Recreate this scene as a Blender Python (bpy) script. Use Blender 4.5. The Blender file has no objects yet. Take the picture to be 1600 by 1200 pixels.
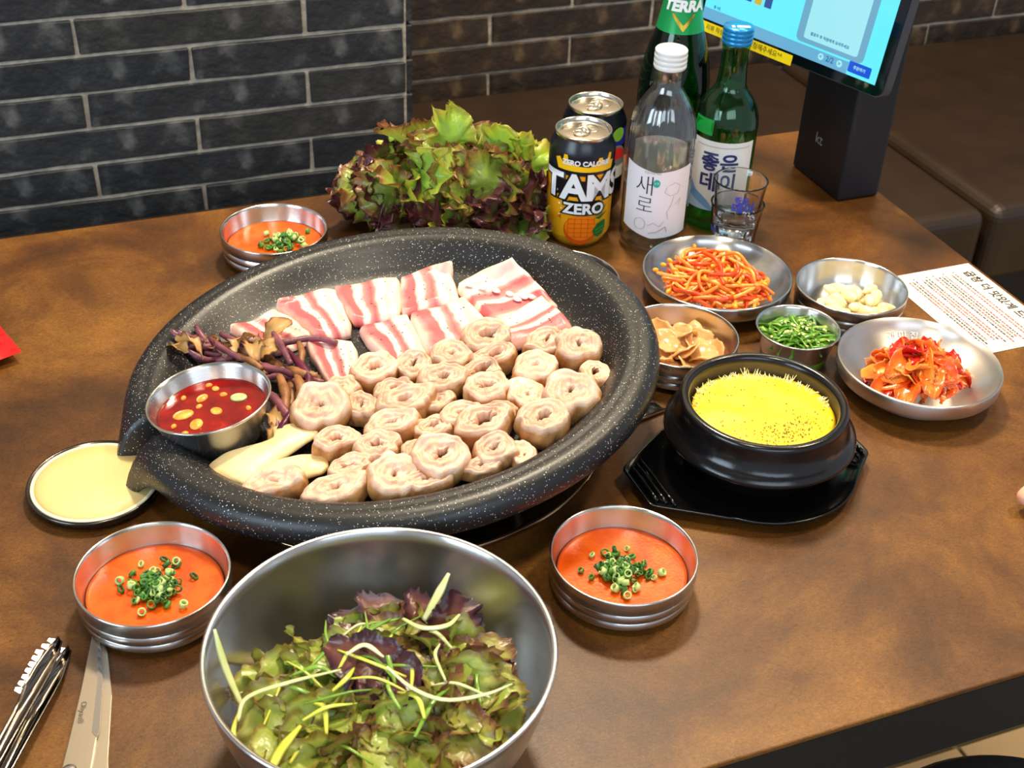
import bpy, bmesh, math, random
from mathutils import Vector, Matrix, Euler, noise as mnoise
random.seed(7)
PI = math.pi
S = bpy.context.scene
COL = S.collection

# ------------------------------------------------------------------ camera, light, exposure
cd = bpy.data.cameras.new('camera'); cam = bpy.data.objects.new('camera', cd); COL.objects.link(cam)
S.camera = cam
_p, _r, _y = math.radians(34.913), math.radians(-2.494), math.radians(22.341)
_f = Vector((math.sin(_y)*math.cos(_p), math.cos(_y)*math.cos(_p), -math.sin(_p)))
_rt = Vector((math.cos(_y), -math.sin(_y), 0)); _dn = _f.cross(_rt)
_cr = math.cos(_r)*_rt + math.sin(_r)*_dn; _cd = -math.sin(_r)*_rt + math.cos(_r)*_dn
cam.matrix_world = Matrix(((_cr.x, -_cd.x, -_f.x, 0), (_cr.y, -_cd.y, -_f.y, 0), (_cr.z, -_cd.z, -_f.z, .66), (0, 0, 0, 1)))
cd.sensor_width = 36; cd.lens = 36*2065.7/1600; cd.clip_start = .02
cd.dof.use_dof = True; cd.dof.focus_distance = 1.05; cd.dof.aperture_fstop = 16

W = bpy.data.worlds.new('world'); S.world = W; W.use_nodes = True
bg = W.node_tree.nodes['Background']; bg.inputs[0].default_value = (.80, .86, 1, 1); bg.inputs[1].default_value = .42
S.view_settings.view_transform = 'Standard'; S.view_settings.look = 'None'
S.view_settings.gamma = 1; S.view_settings.use_curve_mapping = False
S.cycles.transparent_max_bounces = 32
S.view_settings.exposure = .45

def lamp(name, loc, target, size, power, col, sy=None, spread=180):
    l = bpy.data.lights.new(name, 'AREA'); l.energy = power; l.color = col; l.size = size; l.spread = math.radians(spread)
    if sy: l.shape = 'RECTANGLE'; l.size_y = sy
    o = bpy.data.objects.new(name, l); COL.objects.link(o); o.location = loc
    o.rotation_euler = (Vector(target)-Vector(loc)).to_track_quat('-Z', 'Y').to_euler()
    return o
lamp('ceiling_light_key', (.62, 1.62, 1.72), (.4, .8, 0), .20, 33, (1, .85, .62))
lamp('ceiling_light_near', (.1, .35, 1.8), (.3, .8, 0), .25, 9, (1, .88, .68))
lamp('ceiling_light_right', (1.5, .85, 1.8), (.9, .7, 0), .20, 17, (1, .82, .56))
lamp('ceiling_light_far', (1.5, 1.9, 1.8), (1.2, 1.9, 0), .3, 7, (1, .80, .55))
lamp('window_daylight', (-1.9, .0, 1.0), (.1, 1.3, 0), 1.2, 26, (.66, .84, 1), 1.1)
lamp('window_daylight', (.1, -1.15, 1.15), (.35, .8, 0), 1.5, 11, (.70, .86, 1), .8)

# ------------------------------------------------------------------ materials
def lin(c):
    return tuple(((v/255)/12.92 if v/255 <= .04045 else (((v/255)+.055)/1.055)**2.4) for v in c[:3]) + (1,)
def newmat(name, col, rough=.5, metal=0, **kw):
    m = bpy.data.materials.new(name); m.use_nodes = True
    b = m.node_tree.nodes['Principled BSDF']
    b.inputs['Base Color'].default_value = lin(col); b.inputs['Roughness'].default_value = rough; b.inputs['Metallic'].default_value = metal
    for k, v in kw.items():
        b.inputs[k.replace('_', ' ')].default_value = v
    return m
def N(m, t, **kw):
    n = m.node_tree.nodes.new(t)
    for k, v in kw.items():
        if hasattr(n, k): setattr(n, k, v)
        else: n.inputs[k].default_value = v
    return n
def L(m, a, b): m.node_tree.links.new(a, b)
def ramp(m, fac, stops, interp='LINEAR'):
    r = m.node_tree.nodes.new('ShaderNodeValToRGB'); r.color_ramp.interpolation = interp
    e = r.color_ramp.elements
    while len(e) < len(stops): e.new(.5)
    for i, (p, c) in enumerate(stops): e[i].position = p; e[i].color = lin(c)
    L(m, fac, r.inputs[0]); return r
def noisemat(name, stops, scale=20, detail=4, rough=.5, bump=0, bscale=None, metal=0, coord='Object', dist=0, **kw):
    m = newmat(name, stops[0][1], rough, metal, **kw); b = m.node_tree.nodes['Principled BSDF']
    tc = N(m, 'ShaderNodeTexCoord'); n = N(m, 'ShaderNodeTexNoise', Scale=scale, Detail=detail, Distortion=dist)
    L(m, tc.outputs[coord], n.inputs['Vector'])
    r = ramp(m, n.outputs['Fac'], stops); L(m, r.outputs[0], b.inputs['Base Color'])
    if bump:
        n2 = N(m, 'ShaderNodeTexNoise', Scale=bscale or scale*3, Detail=4); L(m, tc.outputs[coord], n2.inputs['Vector'])
        bp = N(m, 'ShaderNodeBump', Strength=bump, Distance=.002); L(m, n2.outputs['Fac'], bp.inputs['Height']); L(m, bp.outputs[0], b.inputs['Normal'])
    return m

# table laminate: large warm mottling plus fine fibrous grain
M_TABLE = newmat('brown_laminate', (126, 70, 24), .40, Specular_IOR_Level=.35); m = M_TABLE; b = m.node_tree.nodes['Principled BSDF']
tc = N(m, 'ShaderNodeTexCoord'); n1 = N(m, 'ShaderNodeTexNoise', Scale=7, Detail=6, Roughness=.62, Distortion=.5); L(m, tc.outputs['Object'], n1.inputs['Vector'])
r1 = ramp(m, n1.outputs['Fac'], [(.33, (62, 35, 11)), (.5, (99, 60, 20)), (.68, (138, 92, 33))])
mp = N(m, 'ShaderNodeMapping'); mp.inputs['Scale'].default_value = (1, 1.7, 1); mp.inputs['Rotation'].default_value = (0, 0, .9); L(m, tc.outputs['Object'], mp.inputs[0])
n2 = N(m, 'ShaderNodeTexNoise', Scale=340, Detail=4, Roughness=.75, Distortion=1.4); L(m, mp.outputs[0], n2.inputs['Vector'])
r2 = ramp(m, n2.outputs['Fac'], [(.36, (120, 104, 92)), (.62, (255, 250, 244))])
mx = N(m, 'ShaderNodeMix', data_type='RGBA', blend_type='MULTIPLY'); mx.inputs[0].default_value = .62
L(m, r1.outputs[0], mx.inputs[6]); L(m, r2.outputs[0], mx.inputs[7]); L(m, mx.outputs[2], b.inputs['Base Color'])
bp = N(m, 'ShaderNodeBump', Strength=.22, Distance=.0006); L(m, n2.outputs['Fac'], bp.inputs['Height']); L(m, bp.outputs[0], b.inputs['Normal'])

M_BLACK = newmat('black_metal', (5, 5, 6), .6)
M_EDGE = newmat('table_edge_band', (120, 72, 44), .4)
# steel with brushed turning marks
def steel(name, col=(196, 192, 186), rough=.2, scale=1):
    m = newmat(name, col, rough, 1); b = m.node_tree.nodes['Principled BSDF']
    tc = N(m, 'ShaderNodeTexCoord'); sp = N(m, 'ShaderNodeSeparateXYZ'); L(m, tc.outputs['Object'], sp.inputs[0])
    x2 = N(m, 'ShaderNodeMath', operation='MULTIPLY'); L(m, sp.outputs[0], x2.inputs[0]); L(m, sp.outputs[0], x2.inputs[1])
    y2 = N(m, 'ShaderNodeMath', operation='MULTIPLY'); L(m, sp.outputs[1], y2.inputs[0]); L(m, sp.outputs[1], y2.inputs[1])
    ad = N(m, 'ShaderNodeMath', operation='ADD'); L(m, x2.outputs[0], ad.inputs[0]); L(m, y2.outputs[0], ad.inputs[1])
    sq = N(m, 'ShaderNodeMath', operation='SQRT'); L(m, ad.outputs[0], sq.inputs[0])
    cb = N(m, 'ShaderNodeCombineXYZ'); L(m, sq.outputs[0], cb.inputs[0]); L(m, sp.outputs[2], cb.inputs[2])
    n = N(m, 'ShaderNodeTexNoise', Scale=900*scale, Detail=2); L(m, cb.outputs[0], n.inputs['Vector'])
    bp = N(m, 'ShaderNodeBump', Strength=.12, Distance=.0003); L(m, n.outputs['Fac'], bp.inputs['Height']); L(m, bp.outputs[0], b.inputs['Normal'])
    n3 = N(m, 'ShaderNodeTexNoise', Scale=26, Detail=3); L(m, tc.outputs['Object'], n3.inputs['Vector'])
    mr = N(m, 'ShaderNodeMapRange'); mr.inputs[3].default_value = rough*.75; mr.inputs[4].default_value = rough*1.5
    L(m, n3.outputs['Fac'], mr.inputs[0]); L(m, mr.outputs[0], b.inputs['Roughness'])
    tg_ = N(m, 'ShaderNodeTangent', direction_type='RADIAL', axis='Z'); L(m, tg_.outputs[0], b.inputs['Tangent']); b.inputs['Anisotropic'].default_value = .8; b.inputs['Anisotropic Rotation'].default_value = .25
    return m
M_STEEL = steel('brushed_steel', (208, 205, 201), .21); M_STEEL2 = steel('satin_steel', (212, 208, 204), .30)
M_CHROME = newmat('polished_steel', (205, 203, 200), .1, 1)
# speckled non-stick coating
M_PAN = newmat('speckled_black_coating', (30, 30, 32), .4); m = M_PAN; b = m.node_tree.nodes['Principled BSDF']
tc = N(m, 'ShaderNodeTexCoord')
def specks(scale, thr, soft=.04):
    v = N(m, 'ShaderNodeTexVoronoi', Scale=scale); L(m, tc.outputs['Object'], v.inputs['Vector'])
    lt = N(m, 'ShaderNodeMapRange'); lt.inputs[1].default_value = thr+soft; lt.inputs[2].default_value = thr; L(m, v.outputs['Distance'], lt.inputs[0])
    sc = N(m, 'ShaderNodeSeparateColor'); L(m, v.outputs['Color'], sc.inputs[0])
    g = N(m, 'ShaderNodeMath', operation='GREATER_THAN'); g.inputs[1].default_value = .62; L(m, sc.outputs[0], g.inputs[0])
    mu = N(m, 'ShaderNodeMath', operation='MULTIPLY'); L(m, lt.outputs[0], mu.inputs[0]); L(m, g.outputs[0], mu.inputs[1]); return mu
sa = specks(340, .12); sb = specks(680, .17)
mxx = N(m, 'ShaderNodeMath', operation='MAXIMUM'); L(m, sa.outputs[0], mxx.inputs[0]); L(m, sb.outputs[0], mxx.inputs[1])
rr = ramp(m, mxx.outputs[0], [(0, (23, 23, 25)), (1, (205, 203, 198))]); L(m, rr.outputs[0], b.inputs['Base Color'])
n = N(m, 'ShaderNodeTexNoise', Scale=260, Detail=3); L(m, tc.outputs['Object'], n.inputs['Vector'])
bp = N(m, 'ShaderNodeBump', Strength=.25, Distance=.0006); L(m, n.outputs['Fac'], bp.inputs['Height']); L(m, bp.outputs[0], b.inputs['Normal'])

M_SAUCE = noisemat('orange_chilli_dip', [(.35, (210, 72, 8)), (.6, (228, 94, 18))], 60, 3, .22, .12, 400)
M_REDSAUCE = noisemat('red_chilli_broth', [(.3, (96, 4, 1)), (.6, (138, 12, 3)), (.75, (180, 44, 8))], 70, 4, .08, .1, 120)
M_SCALL = [noisemat('scallion_green', [(.3, (44, 96, 22)), (.7, (92, 150, 48))], 200, 2, .35), noisemat('scallion_pale', [(.3, (150, 186, 90)), (.7, (206, 216, 150))], 200, 2, .35), noisemat('scallion_dark', [(.3, (26, 66, 16)), (.7, (60, 112, 30))], 200, 2, .35)]
M_FINGER = noisemat('skin', [(.3, (226, 160, 130)), (.7, (238, 184, 158))], 30, 3, .45, .1, 300, Subsurface_Weight=.15)
M_BRICK = [noisemat('charcoal_brick_%s' % k, [(.3, a), (.56, bb), (.80, c)], 26, 10, .62, .9, 90, dist=.25) for k, a, bb, c in (('a', (19, 21, 24), (31, 33, 37), (92, 93, 94)), ('b', (25, 26, 29), (38, 39, 42), (104, 103, 100)), ('c', (30, 30, 30), (44, 43, 42), (92, 90, 86)))]
M_BRICKW = [noisemat('warm_lit_brick_%s' % k, [(.3, a), (.56, bb), (.82, c)], 26, 10, .65, .9, 90, dist=.25) for k, a, bb, c in (('a', (30, 22, 17), (46, 34, 25), (104, 84, 60)), ('b', (36, 27, 20), (54, 40, 29), (112, 90, 64)))]  # same brick tinted brown: warm light on the recessed wall put into the colour
M_MORTAR = noisemat('grey_mortar', [(.3, (150, 140, 126)), (.7, (196, 184, 166))], 60, 5, .9, .6)
M_LEATHER = noisemat('dark_brown_leather', [(.3, (40, 28, 19)), (.7, (50, 36, 24))], 12, 4, .36, .25, 500)
M_FLOOR = noisemat('beige_floor_tile', [(.3, (150, 124, 88)), (.7, (166, 140, 102))], 6, 4, .4)
M_GROUT = newmat('tile_grout', (96, 84, 50), .9)
M_WALLP = newmat('ceiling_paint', (150, 146, 138), .9)

# ------------------------------------------------------------------ mesh helpers
def tag(o, label=None, cat=None, group=None, kind=None):
    if label: o['label'] = label
    if cat: o['category'] = cat
    if group: o['group'] = group
    if kind: o['kind'] = kind
    return o
def mk(name, V, F, mat, parent=None, smooth=True, uv=None, loc=None, M=None):
    me = bpy.data.meshes.new(name); me.from_pydata([tuple(v) for v in V], [], F)
    for mm in (mat if isinstance(mat, (list, tuple)) else [mat]): me.materials.append(mm)
    if smooth: me.polygons.foreach_set('use_smooth', [True]*len(me.polygons))
    if uv:
        l = me.uv_layers.new(name='UVMap')
        for lp in me.loops: l.data[lp.index].uv = uv[lp.vertex_index]
    me.update()
    return ob(name, me, parent, loc, M)
def ob(name, me, parent=None, loc=None, M=None):
    o = bpy.data.objects.new(name, me); COL.objects.link(o)
    if parent: o.parent = parent
    if M is not None: o.matrix_local = M
    elif loc is not None: o.location = loc
    return o
def empty(name, loc, label, cat, group=None, rz=0, M=None):
    o = bpy.data.objects.new(name, None); COL.objects.link(o); o.empty_display_size = .01
    if M is not None: o.matrix_world = M
    else: o.location = loc; o.rotation_euler = (0, 0, rz)
    return tag(o, label, cat, group)
def dup(o, parent=None, M=None):
    c = o.copy(); COL.objects.link(c)
    if parent: c.parent = parent
    if M is not None: c.matrix_world = M
    for ch in o.children: dup(ch, c)
    return c
def lathe(prof, n=64, closed=False, mod=None):
    V, F = [], []
    for i in range(n):
        a = 2*PI*i/n
        for (r, z) in prof:
            if mod: r, z = mod(a, r, z)
            V.append((r*math.cos(a), r*math.sin(a), z))
    k = len(prof)
    for i in range(n):
        j = (i+1) % n
        for t in range(k if closed else k-1):
            u = (t+1) % k
            F.append((i*k+t, j*k+t, j*k+u, i*k+u))
    return V, F
def box(x0, y0, z0, x1, y1, z1):
    V = [(x0, y0, z0), (x1, y0, z0), (x1, y1, z0), (x0, y1, z0), (x0, y0, z1), (x1, y0, z1), (x1, y1, z1), (x0, y1, z1)]
    return V, [(0, 3, 2, 1), (4, 5, 6, 7), (0, 1, 5, 4), (1, 2, 6, 5), (2, 3, 7, 6), (3, 0, 4, 7)]
def bev(o, w, seg=2):
    md = o.modifiers.new('bevel', 'BEVEL'); md.width = w; md.segments = seg; md.limit_method = 'ANGLE'; md.angle_limit = .6; return o
def subs(o, n=1):
    md = o.modifiers.new('subsurf', 'SUBSURF'); md.levels = n; md.render_levels = n; return o
def join(parts):
    V, F = [], []
    for v, f in parts:
        o = len(V); V += list(v); F += [tuple(i+o for i in q) for q in f]
    return V, F
def xf(vf, M): return [tuple(M @ Vector(v)) for v in vf[0]], vf[1]
def smoothpts(P, n):
    """Catmull-Rom through the points."""
    P = [Vector(p) for p in P]; Q = [P[0]*2-P[1]] + P + [P[-1]*2-P[-2]]; out = []
    seg = len(P)-1
    for i in range(n):
        t = i/(n-1)*seg; k = min(int(t), seg-1); u = t-k
        a, b_, c, d = Q[k], Q[k+1], Q[k+2], Q[k+3]
        out.append(.5*((2*b_)+(-a+c)*u+(2*a-5*b_+4*c-d)*u*u+(-a+3*b_-3*c+d)*u**3))
    return out
def sweep(P, wid, thk=None, n=12, k=8, up=(0, 0, 1), ends=True, rough=0, seed=0):
    """Tube of elliptical section along P; wid/thk are radii lists or floats."""
    C = smoothpts(P, n); V, F = [], []
    def val(w, t):
        if not hasattr(w, '__len__'): return w
        x = t*(len(w)-1); i = min(int(x), len(w)-2); return w[i]*(1-(x-i))+w[i+1]*(x-i)
    up = Vector(up)
    for i, c in enumerate(C):
        t = i/(n-1); d = (C[min(i+1, n-1)]-C[max(i-1, 0)]).normalized()
        s = d.cross(up); s = s.normalized() if s.length > 1e-6 else Vector((1, 0, 0)); q = s.cross(d)
        w = val(wid, t); h = val(thk if thk is not None else wid, t)
        for j in range(k):
            a = 2*PI*j/k
            f = 1+rough*mnoise.noise(Vector((math.cos(a)*1.3+seed, math.sin(a)*1.3, i*.7+seed)))
            V.append(c+s*(w*f*math.cos(a))+q*(h*f*math.sin(a)))
    for i in range(n-1):
        for j in range(k):
            F.append((i*k+j, i*k+(j+1) % k, (i+1)*k+(j+1) % k, (i+1)*k+j))
    if ends: F.append(tuple(range(k))[::-1]); F.append(tuple((n-1)*k+j for j in range(k)))
    return [tuple(v) for v in V], F
def rot_align(ydir, roll=0, zhint=(0, 0, 1)):
    """Matrix whose local Y points along ydir and Z roughly along zhint, rolled."""
    y = Vector(ydir).normalized(); z = Vector(zhint); x = y.cross(z)
    if x.length < 1e-4: x = Vector((1, 0, 0))
    x.normalize(); z = x.cross(y)
    M = Matrix((x, y, z)).transposed().to_4x4()
    return M @ Matrix.Rotation(roll, 4, 'Y')
def TR(loc, M): return Matrix.Translation(Vector(loc)) @ M
def flat_poly(pts, z=0):
    return [(x, y, z) for x, y in pts], [tuple(range(len(pts)))]
def text_me(s, size, offset=0, align='CENTER', shear=0, spacing=1):
    c = bpy.data.curves.new('lettering', 'FONT'); c.body = s; c.size = size; c.offset = offset; c.align_x = align; c.align_y = 'CENTER'
    c.shear = shear; c.space_character = spacing; c.resolution_u = 3
    o = bpy.data.objects.new('lettering', c); COL.objects.link(o)
    me = bpy.data.meshes.new_from_object(o.evaluated_get(bpy.context.evaluated_depsgraph_get()))
    bpy.data.objects.remove(o); bpy.data.curves.remove(c)
    return me
def put_flat(name, src, mat, parent, M):
    """src: Mesh or list of polygons (2D). Placed on the plane M."""
    if isinstance(src, list):
        V, F = join([flat_poly(p) for p in src]); me = bpy.data.meshes.new(name); me.from_pydata(V, [], F)
    else: me = src; me.name = name
    me.materials.clear(); me.materials.append(mat)
    return ob(name, me, parent, M=M)
def put_wrap(name, src, mat, parent, r, a0, z0, off=.0004, sx=0, rfun=None, step=.0016):
    """Wraps flat artwork (x to the right, y up) round a vertical cylinder of radius r (or rfun(z)), x=0 facing angle a0."""
    bm = bmesh.new()
    if isinstance(src, list):
        for p in src: bm.faces.new([bm.verts.new((x, y, 0)) for x, y in p])
    else: bm.from_mesh(src)
    xs = [v.co.x for v in bm.verts]; x = min(xs)+step
    bmesh.ops.triangulate(bm, faces=bm.faces[:])
    while x < max(xs):
        bmesh.ops.bisect_plane(bm, geom=bm.verts[:]+bm.edges[:]+bm.faces[:], plane_co=(x, 0, 0), plane_no=(1, 0, 0)); x += step
    for v in bm.verts:
        z = z0+v.co.y; rr = (rfun(z) if rfun else r)+off; a = a0+(v.co.x+sx)/r
        v.co = (rr*math.cos(a), rr*math.sin(a), z)
    me = bpy.data.meshes.new(name); bm.to_mesh(me); bm.free(); me.materials.append(mat)
    me.polygons.foreach_set('use_smooth', [True]*len(me.polygons))
    return ob(name, me, parent)
def ell(cx, cy, rx, ry, n=28, a0=0, a1=2*PI):
    return [(cx+rx*math.cos(a0+(a1-a0)*i/n), cy+ry*math.sin(a0+(a1-a0)*i/n)) for i in range(n if a1-a0 > 6.2 else n+1)]
def rrect(x0, y0, x1, y1, r, n=5):
    P = []
    for cx, cy, a in ((x1-r, y1-r, 0), (x0+r, y1-r, 1), (x0+r, y0+r, 2), (x1-r, y0+r, 3)):
        P += [(cx+r*math.cos((a+i/n)*PI/2), cy+r*math.sin((a+i/n)*PI/2)) for i in range(n+1)]
    return P
def line2(P, w):
    """thin polygon quads along a 2D polyline"""
    out = []
    for (x0, y0), (x1, y1) in zip(P, P[1:]):
        d = math.hypot(x1-x0, y1-y0) or 1; nx, ny = -(y1-y0)/d*w/2, (x1-x0)/d*w/2
        out.append([(x0-nx, y0-ny), (x1-nx, y1-ny), (x1+nx, y1+ny), (x0+nx, y0+ny)])
    return out

# ------------------------------------------------------------------ setting
def setting(name, vf, mat, parent=None, smooth=False):
    o = mk(name, vf[0], vf[1], mat, parent, smooth); o['kind'] = 'structure'; return o
floor = setting('floor', box(-2.4, -1.2, -.80, 3.2, 2.2, -.756), M_GROUT)
tv, tf = box(0, 0, 0, .594, .594, .006); tile = None
for i in range(6):
    for j in range(4):
        if tile is None: tile = mk('floor_tile', tv, tf, M_FLOOR, floor, False, loc=(-.77+.6*i, -.32+.6*j, -.756)); bev(tile, .001, 1)
        else:
            t = tile.copy(); COL.objects.link(t); t.location = (-.77+.6*i+.011, -.32+.6*j+.002, -.756)
setting('ceiling', box(-2.4, -1.2, 1.95, 3.2, 2.2, 2.0), M_WALLP)
wall_l = setting('wall_left', box(-1.6, 1.80, -.75, .548, 2.16, 1.95), M_MORTAR)
wall_b = setting('wall_back', box(.548, 2.09, -.75, 3.2, 2.16, 1.95), M_MORTAR)
def brick_mesh(w, h, seed, mat):
    bm = bmesh.new(); bmesh.ops.create_cube(bm, size=1)
    bmesh.ops.subdivide_edges(bm, edges=[e for e in bm.edges if abs(e.verts[0].co.x-e.verts[1].co.x) > .5], cuts=7)
    for v in bm.verts:
        ex = 1 if abs(v.co.x) > .49 else 0
        v.co = Vector((v.co.x*w, v.co.y*.014, v.co.z*h))
        v.co += Vector((mnoise.noise(v.co*30+Vector((seed, 0, 0)))*.003*ex, mnoise.noise(v.co*18+Vector((0, seed, 0)))*.002, mnoise.noise(v.co*26+Vector((0, 0, seed)))*.0022))
    me = bpy.data.meshes.new('brick'); bm.to_mesh(me); bm.free(); me.materials.append(mat); return me
bl, bh = .311, .0525
BM = [brick_mesh(bl-.006, bh-.0052, s*9.1, M_BRICK[s % 3]) for s in range(6)]
BMW = [brick_mesh(bl-.006, bh-.0052, 70+s*9.1, M_BRICKW[s % 2]) for s in range(6)]
half = {}
def lay(wall, x0, x1, y, j0, mats, meshes):
    for row in range(-2, 11):
        z = -.229+row*.0528+bh/2
        x = j0[row % 2]-bl*8
        while x < x1-.004:
            a, b_ = max(x, x0), min(x+bl, x1); w = b_-a
            if w > .02:
                if w > bl-.002: me = random.choice(meshes)
                else:
                    key = (round(w, 3), id(meshes), row % 3)
                    if key not in half: half[key] = brick_mesh(w-.006, bh-.0052, row*3.3, mats[row % len(mats)])
                    me = half[key]
                o = ob('brick', me, wall, loc=((a+b_)/2, y+.0035-random.uniform(0, .0014), z))
                bev(o, .0014, 1)
            x += bl
lay(wall_l, -.85, .548, 1.80, (.398, .235), M_BRICK, BM)
lay(wall_b, .55, 2.74, 2.09, (.941, .788), M_BRICKW, BMW)
# return face of the projecting wall
for row in range(-2, 11):
    o = ob('brick', BM[row % 6], wall_l, M=Matrix.Translation((.552, 1.955, -.229+row*.0528+bh/2)) @ Matrix.Rotation(PI/2, 4, 'Z')); bev(o, .0014, 1)

# upholstered bench along the wall
def prism(P, z0, z1):
    n = len(P); V = [(x, y, z0) for x, y in P]+[(x, y, z1) for x, y in P]
    return V, [tuple(range(n))[::-1], tuple(range(n, 2*n))]+[(i, (i+1) % n, n+(i+1) % n, n+i) for i in range(n)]
be = empty('bench', (0, 1.5, -.75), 'long dark brown leather bench section running behind the table to the seam', 'bench')
o = mk('seat', *prism([(-1.6, -.095), (1.352, -.095), (1.352, .56), (.56, .56), (.56, .275), (-1.6, .275)], .37, .50), M_LEATHER, be, False); bev(o, .022, 5)
o = mk('base', *prism([(-1.6, -.06), (1.352, -.06), (1.352, .56), (.56, .56), (.56, .275), (-1.6, .275)], 0, .37), M_BLACK, be, False)
be = empty('bench', (1.36, 1.5, -.75), 'dark brown leather bench section right of the seam, behind the tablet stand', 'bench')
o = mk('seat', *prism([(.004, -.095), (1.5, -.095), (1.5, .56), (.004, .56)], .37, .50), M_LEATHER, be, False); bev(o, .022, 5)
o = mk('base', *prism([(.004, -.06), (1.5, -.06), (1.5, .56), (.004, .56)], 0, .37), M_BLACK, be, False)

# table
tb = empty('dining_table', (.14, .86, -.75), 'brown leather-look dining table with black metal apron, carrying all the food', 'table')
o = mk('tabletop', *box(-.75, -.411, .7455, .748, .4125, .75), M_TABLE, tb, False); bev(o, .0012, 2)
for nm, bx in (('apron', (-.748, -.4105, .690, .7475, -.389, .7452)), ('apron', (-.748, .39, .690, .7475, .412, .7452)), ('apron', (.726, -.388, .690, .7475, .389, .7452)), ('apron', (-.748, -.388, .690, -.728, .389, .7452))):
    mk(nm, *box(*bx), M_BLACK, tb, False)
for x in (-.70, .69):
    for y in (-.36, .36): bev(mk('leg', *box(x-.02, y-.02, 0, x+.02, y+.02, .69), M_BLACK, tb, False), .002)
# stool
st = empty('round_stool', (.685, .44, -.75), 'black round-seated stool tucked under the table edge', 'stool')
mk('seat', *lathe([(0, .452), (.12, .452), (.148, .447), (.158, .436), (.158, .42), (.15, .41), (0, .41)], 64), newmat('black_vinyl', (12, 12, 13), .6), st)
for k in range(4):
    a = k*PI/2+.6; mk('leg', *sweep([(.1*math.cos(a), .1*math.sin(a), .41), (.15*math.cos(a), .15*math.sin(a), 0)], .011, n=2), M_BLACK, st)

# ------------------------------------------------------------------ steel bowls
def bowl_prof(R, H, rb, kind):
    if kind == 'ridged':   # straight-sided bowl with turned ridges
        out = [(0, .0), (rb-.004, 0), (rb, .002), (R-.0030, H*.16), (R-.0012, H*.22), (R-.0018, H*.37), (R-.0034, H*.395), (R-.0006, H*.42), (R-.0012, H*.62), (R-.0028, H*.645), (R+.0002, H*.67), (R-.0002, H*.90), (R+.0003, H*.965), (R, H), (R-.0007, H+.0003), (R-.0014, H-.0003)]
        inn = [(R-.0018, H*.9), (R-.0044, H*.55), (R-.0078, H*.25), (rb-.003, .0045), (rb-.008, .0032), (0, .003)]
    elif kind == 'plate':  # shallow flared dish
        out = [(0, 0), (rb, 0), (rb+.004, .0014), (R-.009, H*.34), (R-.0025, H*.50), (R-.0004, H*.60), (R+.0002, H*.95), (R-.0004, H), (R-.0016, H)]
        inn = [(R-.0034, H*.82), (R-.009, H*.62), (R-.021, H*.34), (rb-.006, .0042), (0, .0028)]
    elif kind == 'cup':
        out = [(0, 0), (rb-.002, 0), (rb, .0012), (rb+(R-rb)*.45, H*.5), (R-.001, H*.93), (R+.0006, H*.985), (R, H+.0004), (R-.0012, H)]
        inn = [(R-.0022, H*.93), (rb+(R-rb)*.45-.0016, H*.5), (rb-.0015, .0035), (rb-.004, .0022), (0, .002)]
    else:                  # deep mixing bowl
        out = [(0, 0), (rb, 0)]+[(rb+(R-rb)*math.sin(t*PI/2)**1.0*1.0, H*(1-math.cos(t*PI/2))**1.0*.98) for t in (.12, .25, .4, .55, .7, .84, .95)]+[(R, H*.985), (R+.0022, H-.0005), (R+.0024, H+.0012), (R+.0008, H+.0022), (R-.001, H+.001)]
        inn = [(x-.0014, z+.0006) for x, z in out[8:1:-1]]+[(0, .002)]
    return out+inn
bowl_me = {}
def bowl(name, x, y, R, H, rb, kind, label, mat=None, M=None, cat='bowl'):
    key = (R, H, rb, kind)
    if key not in bowl_me:
        o = mk(name, *lathe(bowl_prof(R, H, rb, kind), 96), mat or M_STEEL, M=M, loc=(x, y, .0)); bowl_me[key] = o.data
    else: o = ob(name, bowl_me[key], loc=(x, y, 0), M=M)
    return tag(o, label, cat)
SB = dict(R=.0522, H=.032, rb=.043, kind='ridged')
bowl('sauce_bowl', .0295, .6996, label='ridged steel bowl of orange dip at the front left, above the scissors', **SB)
bowl('sauce_bowl', .343, .6136, label='ridged steel bowl of orange dip between the salad bowl and the black tray', **SB)
bowl('sauce_bowl', .2142, 1.1556, label='ridged steel bowl of orange dip behind the grill pan, left of the lettuce', **SB)
bowl('garlic_bowl', .707, .8855, label='ridged steel bowl holding raw garlic cloves, beside the paper', **SB)
bowl('pickle_bowl', .511, .858, label='ridged steel bowl of tan pickled slices between grill pan and stone pot', **SB)
bowl('empty_bowl', .4513, .984, .054, .030, .042, 'ridged', 'steel bowl mostly hidden under the rear right rim of the grill pan')
bowl('kimchi_dish', .695, .759, .0708, .030, .046, 'plate', 'shallow steel dish of red kimchi on the right', M_STEEL2)
bowl('sprout_dish', .5985, .951, .0718, .030, .046, 'plate', 'shallow steel dish of seasoned bean sprouts in front of the bottles')
bowl('chilli_cup', .617, .834, .0372, .034, .028, 'cup', 'small steel cup of sliced green chillies in the middle of the side dishes', cat='cup')
bowl('salad_bowl', .143, .533, .1020, .086, .040, 'deep', 'large steel mixing bowl of lettuce salad at the front', M_STEEL)

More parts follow.
